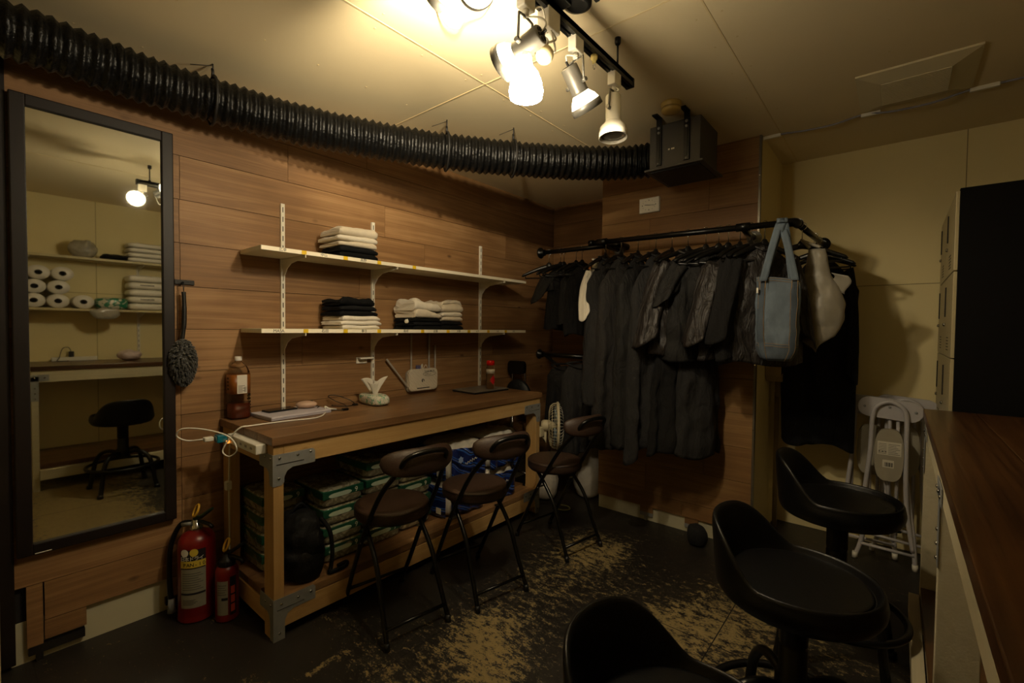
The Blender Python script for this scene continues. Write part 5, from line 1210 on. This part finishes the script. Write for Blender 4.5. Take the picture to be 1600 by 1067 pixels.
# grey see-through bag on the elbow
t = thing('plastic_bag', 'greyish white thin bag hanging between the denim bag and the black dress', 'bag', (-.39, 2.88, 1.83))
pm = mk('thin grey white plastic', '#8f8878', .45, var=.10, bump=.45, bscale=26, sheen=.2, trans=.1)
def pbag(u, v):
    a = 2*PI*u
    w_ = (.040+.02*v*3 if v < .25 else .055+.055*math.sin((v-.25)/.75*PI)**.8*1.0)*(1 if v < .93 else max(.12, (1-v)/.07)); th_ = (.02+.05*math.sin(min(1, v*1.05)*PI)**.8)
    x_ = w_*math.cos(a)+.045*v-.03*v*v; p = Vector((x_, th_*math.sin(a), -.115-.50*v-.10*max(0, v-.8)*math.cos(a+2.2)*2))
    n_ = noise.noise(p*9)*.014+noise.noise(p*28)*.005; return Vector((-.342, 2.885, 1.845))+p+Vector((n_, n_*1.5, n_*.5))
b = MB(); b.grid(pbag, 60, 40, closed_u=True); b.build('body', pm, t, solid=.001)
b = MB(); b.grid(lambda u, v: Vector((-.342+.07+.07*v+.015*math.sin(u*5), 2.865+.03*(u-.5), 1.60-.02*v-.06*u-.03*v*u)), 8, 8); b.build('handle_flap', pm, t, solid=.001)
b = MB(); b.tube(spline([(-.372, 2.885, 1.74), (-.40, 2.885, 1.775), (-.412, 2.90, 1.79), (-.395, 2.885, 1.775), (-.325, 2.885, 1.74)], 8), .008, 8); b.build('handle', pm, t)
# denim tote
den = mk('washed denim', '#58636d', .9, var=.55, vscale=16, bump=.3, bscale=420, stretch=(1, 1, .5))
den2 = mk('darker denim panel', '#414a53', .9, var=.4, vscale=14, bump=.3, bscale=420)
sti = mk('tan stitching', '#9a7b50', .8)
TB = (-.475, 2.66, RZ-.03)
t = thing('tote_bag', 'pale blue denim tote bag hanging at the right end of the long rail', 'bag', TB, math.radians(14))
def tote(u, v):
    a = 2*PI*u; k = 3.4; c_, s_ = math.cos(a), math.sin(a); q = (abs(c_)**k+abs(s_)**k)**(-1/k)
    w_ = .098-.004*v-(.030*max(0, (v-.78)/.22)**2); d_ = .030+.034*min(1, v*1.4)-(.014*max(0, (v-.85)/.15)**2)
    p = Vector((w_*q*c_, d_*q*s_, -.278-.405*v)); n_ = noise.noise(p*11)*.008+noise.noise(p*31)*.003
    p.z -= .018*math.sin(a*1.0+1)*(1-v)
    return Vector((p.x+n_, p.y+n_*1.4, p.z+n_*.4))
b = MB(); vs = b.grid(tote, 72, 34, closed_u=True); b.bm.faces.new([vs[i][-1] for i in range(72)]); b.build('body', den, t, local=True, solid=.003)
b = MB(); b.grid(lambda u, v: tote(.60+.055*u, v)+Vector((-.002, -.004, 0)), 6, 26); b.grid(lambda u, v: tote(.83+.05*u, v)+Vector((.001, -.004, 0)), 6, 26); b.build('seam_strap', den2, t, local=True, solid=.003)
b = MB(); b.grid(lambda u, v: tote(.50+.5*u, .80+.19*v)+Vector((0, -.003, 0)), 30, 8); b.build('base_panel', den2, t, local=True, solid=.002)
def strap(y, xs, lean):
    b = MB()
    for s_ in (-1, 1):
        def f(u, v): 
            p = Vector((s_*(xs*(1-v)**.9+.004)+lean*v, y*(1-v)-.006*v*(y/abs(y)), -.285+.295*v)); return p+Vector(((u-.5)*.034, .003*math.sin(v*7+s_), 0))
        b.grid(f, 4, 18)
    b.grid(lambda u, v: Vector((lean+(u-.5)*.034, .021*math.cos(PI*v), .008+.024*math.sin(PI*v))), 4, 10)
    b.build('strap', den, t, local=True, solid=.004)
strap(-.045, .066, .004); strap(.045, .062, .016)
b = MB()
for a0 in (.603, .652, .833, .878): b.tube([tote(a0, k/24)+Vector((0, -.0065, 0)) for k in range(25)], .0009, 4)
for v_ in (.015, .045, .80, .83): b.tube([tote(.5+.5*k/30, v_)+Vector((0, -.005, 0)) for k in range(31)], .0009, 4)
for x_ in (-.070, .068):
    for dx, dz in ((-.012, 0), (.012, 0)): b.tube([(x_+dx, -.052, -.285), (x_+dx, -.056, -.325)], .0009, 4)
b.build('stitching', sti, t, local=True)
b = MB(); b.box(-.098, -.090, -.054, -.046, -.345, -.318, .001); b.build('label_tab', M_['whiteplastic'], t, local=True)
# junction box and pipe on the side of the recess
t = thing('meter_box', 'beige plastic box with a pipe on the recess side wall below the denim bag', 'box', (-.60, 3.36, 1.05))
bm_ = mk('beige box plastic', '#9d8a60', .5, var=.08)
b = MB(); b.prism([(3.22, 1.10), (3.50, 1.10), (3.50, 1.02), (3.46, .985), (3.26, .985), (3.22, 1.02)], .085, GX(-.633)); b.build('case', bm_, t)
b = MB(); b.box(-.634, -.545, 3.21, 3.51, 1.095, 1.112, .003); b.build('lid', bm_, t)
b = MB(); b.tube([(-.59, 3.40, .99), (-.59, 3.40, .93), (-.59, 3.42, .88)], .020, 14); b.tube([(-.60, 3.42, .90), (-.60, 3.44, .005)], .014, 12); b.build('pipe', mk('beige pvc pipe', '#a3916a', .5), t)
# ------------------------------------------------------------------ counter on the right
ZK = .97
t = thing('counter', 'high counter with dark stained top and white painted frame along the right wall', 'counter', (.42, 1.5, 0))
b = Planks()
for k in range(4):
    xa = .090+.1645*k; b.plank(xa, xa+.1635, .33, 2.68, ZK-.035, ZK, bev=.0025)
b.build('tabletop', M_['counter'], t)
def timber(name, box, m='paintwood', bev=.002):
    b = Planks(); b.plank(*box, bev=bev); return b.build(name, M_[m], t)
timber('apron', (.100, .138, .37, 2.64, .845, .9345)); timber('apron', (.70, .738, .37, 2.64, .845, .9345))
for ya, yb in ((.335, .372), (2.638, 2.675)): timber('end_rail', (.19, .66, ya, yb, .845, .9345))
for xa, xb in ((.098, .187), (.652, .74)):
    for ya, yb in ((.334, .373), (1.700, 1.740), (2.637, 2.676)): timber('leg', (xa, xb, ya, yb, 0, .9345 if not 1 < ya < 2 else .8445))
timber('lower_rail', (.062, .097, .37, 2.64, .09, .168)); timber('lower_rail', (.70, .738, .37, 2.64, .09, .168))
b = Planks()
for k in range(4): b.plank(.0995+.160*k, .0995+.160*k+.159, .376, 2.634, .170, .205, bev=.002)
b.build('lower_shelf', M_['counter'], t)
b = MB(); b.box(.19, .735, 2.644, 2.662, .206, .844); b.build('end_panel', mk('cream end panel', '#b3a57e', .7, var=.05), t)
b = MB()
for (y, z0_, z1_, dy) in ((1.70, .66, .845, .04), (2.635, .70, .86, .04), (.333, .70, .86, .04)):
    o_ = MB(); o_.box(.0962, .0982, y-.002, y+dy+.002, z0_, z1_+.03); o_.box(.0962, .0982, y-.06 if y < 2 else y-.13, y+.10 if y < 2 else y+dy, z1_-.005, z1_+.045)
    pl = o_.build('bracket_plate', M_['galv'], t)
    for yy, zz_ in ((y+.02, z0_+.02), (y+.02, z0_+.06), (y+.02, z0_+.10), (y+.02, z1_+.02), (y-.04 if y < 2 else y-.1, z1_+.02), (y+.075 if y < 2 else y-.05, z1_+.02)):
        s_ = MB(); s_.lathe([(.006, 0), (.0055, .003), (.002, .005)], 10, Matrix.Translation((.0962, yy, zz_)) @ Matrix.Rotation(-PI/2, 4, 'Y'))
        s_.build('screw', M_['chrome'], pl)
b.bm.free()
# ------------------------------------------------------------------ locker
t = thing('locker', 'tall locker with cream doors and black sides standing past the end of the counter', 'locker', (.45, 3.14, 0))
lx0, lx1, ly0, ly1, lz = .172, .735, 2.72, 3.585, 1.912
lblack = mk('black locker steel', '#050404', .75, 0, var=.15, spec=.15); ldoor = mk('cream locker door', '#b0a37c', .45, .1, var=.05)
b = MB(); b.box(lx0+.012, lx1, ly0, ly1, .02, lz, .002); b.box(lx0+.03, lx1-.02, ly0+.02, ly1-.02, 0, .03); b.build('body', lblack, t)
tiers = [.05, .42, .805, 1.19, 1.565, 1.905]
for za, zb in zip(tiers, tiers[1:]):
    for ya, yb in ((ly0+.004, ly0+.430), (ly0+.435, ly1-.004)):
        b = MB(); b.box(lx0, lx0+.0125, ya, yb, za+.002, zb-.003, .0015); d = b.build('door', ldoor, t)
        h = zb-za
        b = MB(); b.box(lx0-.004, lx0+.002, yb-.075, yb-.055, za+h*.50, za+h*.88, .001); b.build('handle', M_['slot'], d)
        b = MB(); b.lathe([(.009, 0), (.009, .006), (.006, .009), (.001, .009)], 14, Matrix.Translation((lx0, yb-.064, za+h*.40)) @ Matrix.Rotation(-PI/2, 4, 'Y')); b.build('lock', M_['chrome'], d)
        b = MB()
        for k in range(5): b.box(lx0-.0008, lx0+.0005, ya+.16, ya+.26, za+.03+.014*k, za+.034+.014*k)
        b.build('vent_slots', M_['slot'], d)

# ------------------------------------------------------------------ bar stools
def bar_stool(label, x, y, rz):
    """the low wrap-around back is at local -x"""
    t = thing('bar_stool', label, 'stool', (x, y, 0), rz, 'black bar stools along the counter')
    SX, SY, zs = .203, .196, .640
    def hgt(a):
        d = abs((a-PI+PI) % (2*PI)-PI); d = abs(math.atan2(math.sin(a-PI), math.cos(a-PI)))
        k = max(0, 1-(d/1.35)**2); return .140*k*k*(3-2*k)
    NA = 84
    def ring(a, s):
        """s in 0..1 runs from the middle of the underside, out over the rim and in to the middle of the seat"""
        h = hgt(a); lean = h*.34
        P_ = [(0, .578), (.55, .575), (.88, .580), (.985, .600), (1.02, .625+.2*h), (1.0+lean*1.3, .650+h*.72), (.992+lean*1.6, .658+h*.95), (.968+lean*1.5, .664+h), (.940+lean*1.1, .661+h*.93), (.922+lean*.4, .653+h*.55), (.905-lean*.4, .645+h*.12), (.885-lean*.8, .6395), (.865-lean*.8, .645), (.82-lean*.6, .6495), (.4, .6525), (0, .653)]
        f = s*(len(P_)-1); i = min(int(f), len(P_)-2); q = f-i
        p0, p1, p2, p3 = P_[max(i-1, 0)], P_[i], P_[i+1], P_[min(i+2, len(P_)-1)]
        o_ = []
        for k in (0, 1): o_.append(.5*(2*p1[k]+(p2[k]-p0[k])*q+(2*p0[k]-5*p1[k]+4*p2[k]-p3[k])*q*q+(3*p1[k]-p0[k]-3*p2[k]+p3[k])*q**3))
        return max(o_[0], 0), o_[1]
    b = MB()
    def fn(u, v):
        a = 2*PI*u; r, z = ring(a, v); return Vector((SX*r*math.cos(a), SY*r*math.sin(a), z))
    b.grid(fn, NA, 60, closed_u=True); b.build('seat_shell', M_['leather'], t, local=True)
    b = MB(); b.tube([Vector((SX*(.885-hgt(a)*.27)*math.cos(a), SY*(.885-hgt(a)*.27)*math.sin(a), .6400)) for a in [2*PI*k/64 for k in range(64)]], .0022, 6, closed=True); b.build('seat_seam', M_['blackmatte'], t, local=True)
    b = MB(); b.lathe([(.001, .576), (.075, .574), (.075, .560), (.036, .552), (.036, .455), (.034, .452), (.034, .444), (.036, .441), (.036, .36), (.044, .35), (.046, .285), (.036, .275), (.001, .275)], 30); b.build('column', M_['black'], t, local=True)
    b = MB(); b.tube(spline([(.04, .02, .562), (.10, .07, .560), (.15, .12, .545), (.175, .145, .52), (.19, .16, .515)], 6), .0055, 8); b.build('lever', M_['black'], t, local=True)
    for k in range(4):
        a = PI/4+k*PI/2; c_, s_ = math.cos(a), math.sin(a)
        b = MB(); b.tube(spline([(r*c_, r*s_, z) for r, z in ((.036, .312), (.09, .330), (.150, .315), (.195, .255), (.215, .17), (.232, .07), (.245, .004))], 6), .0155, 12); b.build('leg', M_['black'], t, local=True)
        b = MB(); b.lathe([(.020, .0), (.020, .018), (.016, .03)], 14, Matrix.Translation((.2455*c_, .2455*s_, 0))); b.build('rubber_foot', M_['blackplastic'], t, local=True)
    b = MB(); b.tube([(.222*math.cos(a), .222*math.sin(a), .215) for a in [2*PI*k/56 for k in range(56)]], .0125, 12, closed=True); b.build('foot_ring', M_['black'], t, local=True)
    return t
s0 = bar_stool('black bar stool farthest from the camera, by the white folding chairs', -.165, 2.20, math.radians(0))
s1_ = dup(s0, (-.205, 1.49, 0), math.radians(-4), 'black bar stool in the middle of the row, largest fully seen seat')
s2_ = dup(s0, (-.275, .81, 0), math.radians(-2), 'black bar stool nearest the camera, cut off by the bottom of the picture')

s1_.scale = (1, 1, .945); s2_.scale = (1, 1, .90)
# ------------------------------------------------------------------ white folding chairs leaning at the cream wall
wt = M_['greytube']; wseat = mk('grey beige seat underside', '#9c9480', .7, var=.06)
def white_chair(label, x, y, rz, lab):
    t = thing('folded_chair', label, 'chair', (x, y, 0), rz, 'white folding chairs stacked at the cream wall')
    b = MB(); b.prism([(-.088+.055*math.cos(a), .876+.056*math.sin(a)) for a in [PI/2+k*PI/12 for k in range(13)]]+[(.088+.055*math.cos(a), .862+.056*math.sin(a)) for a in [-PI/2+k*PI/12 for k in range(13)]], .016, Matrix.Translation((0, .002, 0)) @ FY); b.build('backrest', wt, t, local=True)
    b = MB()
    for px_, pz_ in ((-.112, .876), (.0, .88), (.112, .862)): b.lathe([(.007, 0), (.006, .004), (.002, .005)], 10, Matrix.Translation((px_, -.014, pz_)) @ Matrix.Rotation(PI/2, 4, 'X')); b.build('screw', M_['galv'], t, local=True); b = MB()
    b = MB(); pts_ = [(-.105, -.028, .10), (-.102, -.028, .35), (-.080, -.028, .62), (-.074, -.028, .82), (-.054, -.028, .885), (0, -.028, .912), (.054, -.028, .885), (.074, -.028, .82), (.076, -.028, .62), (.085, -.028, .35), (.118, -.028, .10)]
    b.tube(spline(pts_, 8), .0115, 12); b.build('front_loop', wt, t, local=True)
    for pts_, nm in (([(.066, -.006, .56), (.085, -.006, .45), (.098, -.008, .33), (.118, -.02, .17), (.130, -.03, .004)], 'leg'), ([(-.085, -.006, .56), (-.085, -.006, .33), (-.105, -.03, .12), (-.135, -.05, .004)], 'leg')):
        b = MB(); b.tube(spline(pts_, 8), .0115, 12); b.build(nm, wt, t, local=True)
        p = pts_[-1]; b = MB(); b.tube([(p[0], p[1], .0), (p[0]*.985, p[1], .035)], .0135, 12); b.build('rubber_foot', M_['whiteplastic'], t, local=True)
    for s_ in (-1, 1): 
        b = MB(); b.tube([(s_*.018+.02, .010, .84), (s_*.018+.025, .012, .16)], .0085, 10); b.build('inner_strut', wt, t, local=True)
    b = MB(); b.tube([(-.112, -.040, .088), (.124, -.030, .080)], .0085, 10); b.build('stretcher', wt, t, local=True)
    b = MB(); b.tube([(-.108, -.020, .15), (.118, -.014, .135)], .0085, 10); b.build('stretcher', wt, t, local=True)
    b = MB(); b.prism([(.064*abs(math.cos(a))**.6*(1 if math.cos(a) > 0 else -1)+.003, .615+.145*abs(math.sin(a))**.75*(1 if math.sin(a) > 0 else -1)) for a in [k*PI/24+.01 for k in range(48)]], .034, Matrix.Translation((0, -.006, 0)) @ FY); b.build('seat', wseat, t, local=True)
    if lab:
        b = MB(); b.box(-.048, .056, -.0415, -.0405, .615, .690); b.build('paper_label', mk('pale label paper', '#cfc8b4', .6, var=.03), t, local=True)
        b = MB()
        for k in range(7): b.box(-.043, -.008, -.0422, -.0414, .622+.009*k, .624+.009*k); b.box(.0, .050-.008*(k % 3), -.0422, -.0414, .622+.009*k, .624+.009*k)
        for k in range(3): b.box(-.042+.014*k, -.036+.014*k, -.0422, -.0414, .630, .636)
        b.build('label_print', mk('dark grey print', '#3d3a33', .7), t, local=True)
        b = MB(); b.box(-.024, .026, -.0415, -.0405, .545, .588); b.build('barcode_label', bpy.data.materials['pale label paper'], t, local=True)
        b = MB()
        for k in range(9): b.box(-.015+.004*k, -.0135+.004*k+.001*(k % 3), -.0422, -.0414, .552, .575)
        b.build('barcode', bpy.data.materials['dark grey print'], t, local=True)
    return t
white_chair('front white folding chair with paper labels under its seat, leaning at the cream wall', -.028, 3.345, math.radians(0), True)
white_chair('second white folding chair, just behind the labelled one', -.115, 3.435, math.radians(4), False)
white_chair('rearmost white folding chair, flat against the cream wall', .045, 3.52, math.radians(-2), False)

# ------------------------------------------------------------------ shelves on the right wall, seen in the mirror
def wshelf(zt, label):
    b = MB(); b.box(.49, .735, .20, 2.3, zt-.02, zt, .001); return tag(b.build('wall_shelf', mk('cream shelf board', '#b9aa7c', .5) if 'cream shelf board' not in bpy.data.materials else bpy.data.materials['cream shelf board'], None, loc=(.61, 1.2, zt)), label, 'shelf')
wshelf(1.885, 'upper cream shelf on the right wall, seen in the mirror'); wshelf(1.435, 'lower cream shelf on the right wall, seen in the mirror')
for y, la in ((.36, 'slotted white upright nearest the mirror edge on the right wall'), (1.115, 'slotted white upright under the stacked packs on the right wall'), (1.95, 'slotted white upright at the far end of the right wall shelves')):
    t = thing('shelf_standard', la, 'shelf upright', (.745, y, 1.0))
    b = MB(); b.box(.736, .7495, y-.01, y+.01, 1.0, 2.1); b.build('upright', M_['whitemetal'], t)
    b = MB()
    for k in range(21): b.box(.7354, .737, y-.002, y+.002, 1.03+.05*k, 1.055+.05*k)
    b.build('slots', M_['slot'], t)
    for zs in (1.865, 1.415):
        b = MB(); b.prism([(.738, zs-.001), (.51, zs-.001), (.51, zs-.012), (.70, zs-.05), (.738, zs-.11)], .004, Matrix.Translation((0, y+.002, 0)) @ Matrix.Rotation(PI/2, 4, 'X')); b.build('bracket', M_['whitemetal'], t)
paper = mk('white toilet paper in film', '#cfc9bb', .35, var=.05, bump=.4, bscale=40, coat=.4); core = mk('grey card core', '#6c675c', .9)
r0 = None
def roll(y, z, label, x=.60):
    global r0
    if r0 is None:
        r0 = thing('toilet_roll', label, 'toilet roll', (x, y, z), 0, 'toilet rolls on the lower right wall shelf')
        Mx = Matrix.Diagonal((1, 1.2, 1, 1)) @ Matrix.Rotation(PI/2, 4, 'Y')
        b = MB(); b.lathe([(.020, -.10), (.056, -.10), (.0585, -.096), (.0585, .096), (.056, .10), (.020, .10)], 32, Mx, caps=False); b.build('paper', paper, r0, local=True)
        b = MB(); b.lathe([(.0205, -.101), (.0205, .101)], 20, Mx, caps=False); b.lathe([(.001, 0), (.02, 0)], 20, Mx, caps=False); b.build('core', core, r0, local=True); return r0
    return dup(r0, (x, y, z), None, label)
nm = 0
for row, (zc, ys) in enumerate(((1.494, (.24, .385, .53)), (1.611, (.245, .39, .535)), (1.728, (.27, .415, .56)))):
    for k, y in enumerate(ys): roll(y, zc, 'white toilet roll on the right wall shelf, %s row, %s of three' % (('bottom', 'middle', 'top')[row], ('outer one', 'centre one', 'end one')[k]))
roll(.69, 1.494, 'single white toilet roll lying beside the green pack on the right wall shelf')
t = thing('green_roll_pack', 'small green and clear roll pack on the lower right wall shelf', 'toilet rolls', (.60, .89, 1.436)); 
b = MB(); b.grid(lambda u, v: Vector((.60, .89, 1.436))+pillow(.10, .118, .105, 3, .006, 4)(u, v), 44, 20, closed_u=True); b.build('film', print_mat('green film with clear windows', '#0f6b4c', '#b9b7a4', 22, .52), t)
fm = mk('clear crinkled film', '#bdb6a4', .2, var=.2, vscale=40, bump=.9, bscale=22, trans=.45, coat=.5)
def crinkle(name, label, x, y, z, rx, ry, h, seed, m, cat='plastic bag'):
    def fn(u, v):
        a = 2*PI*u; ph = PI*v; s_ = max(0, math.sin(ph))**.6; p = Vector((rx*math.cos(a)*s_, ry*math.sin(a)*s_, h*.5-h*.5*math.cos(ph)))
        n_ = noise.noise(p*16+Vector((seed, 0, 0)))*.028+noise.noise(p*40+Vector((seed, 3, 0)))*.012; return Vector((x+p.x*(1+n_*6), y+p.y*(1+n_*6), z+max(.001, p.z*(1+n_*5))))
    b = MB(); b.grid(fn, 44, 26, closed_u=True); return tag(b.build(name, m, None, loc=(x, y, z)), label, cat)
crinkle('plastic_bag', 'crumpled clear plastic bag on the upper right wall shelf', .60, .70, 1.886, .10, .095, .15, 3, fm)
crinkle('plastic_bag', 'flat dark plastic bag beside the clear one on the upper right wall shelf', .60, .92, 1.886, .10, .11, .055, 5, nyl)
crinkle('plastic_film', 'loose clear film drooping over the front of the lower right wall shelf', .485, .83, 1.345, .03, .10, .10, 7, fm, 'film')
for lvl, (zb_, n_, nmx, lab) in enumerate(((1.886, 4, .115, 'upper'), (1.436, 5, .33, 'lower'))):
    for k in range(n_):
        hh = .045 if lvl == 0 else .066
        t = thing('paper_pack', 'white paper pack on the %s right wall shelf, %s of its stack' % (lab, ('lowest', 'second lowest', 'third lowest', 'second highest', 'topmost')[k if k < n_-1 else 4]), 'paper', (.61, 1.14, zb_+hh*k), 0, 'white paper packs on the right wall shelves')
        b = MB(); b.grid(lambda u, v: pillow(.11, .14, hh*.99, 7, .004, k+lvl*9)(u, v), 40, 14, closed_u=True); b.build('pack', whitefilm, t, local=True)
        if lvl == 1:
            b = MB()
            for q in range(10): b.box(-.1125, -.1115, -.055+.011*q, -.048+.011*q+.001*(q % 3), hh*.45, hh*.62)
            if k in (1, 3): b.build('print', M_['slot'], t, local=True)
            else: b.bm.free()
t = thing('power_strip', 'white power strip lying on the right counter, seen in the mirror', 'power strip', (.70, .62, ZK)); b = MB(); b.box(.68, .72, .50, .80, ZK+.001, ZK+.035, .004); b.build('case', M_['whiteplastic'], t)
t = thing('wall_charger', 'black charger with a looping cable plugged into the strip on the right counter', 'charger', (.70, .62, ZK)); b = MB(); b.box(.682, .718, .61, .645, ZK+.0355, ZK+.085, .004); b.build('body', M_['blackplastic'], t)
b = MB(); b.tube(spline([(.70, .625, ZK+.085), (.70, .61, ZK+.12), (.69, .57, ZK+.11), (.66, .545, ZK+.03), (.62, .53, ZK+.006), (.60, .60, ZK+.006)], 8), .003, 6); b.build('cable', M_['blackplastic'], t)
crinkle('plastic_bag', 'small pinkish white plastic bag lying on the right counter', .50, 1.0, ZK+.001, .09, .085, .09, 11, mk('pinkish white plastic', '#c7b3b0', .4, var=.1, bump=.6, bscale=30))
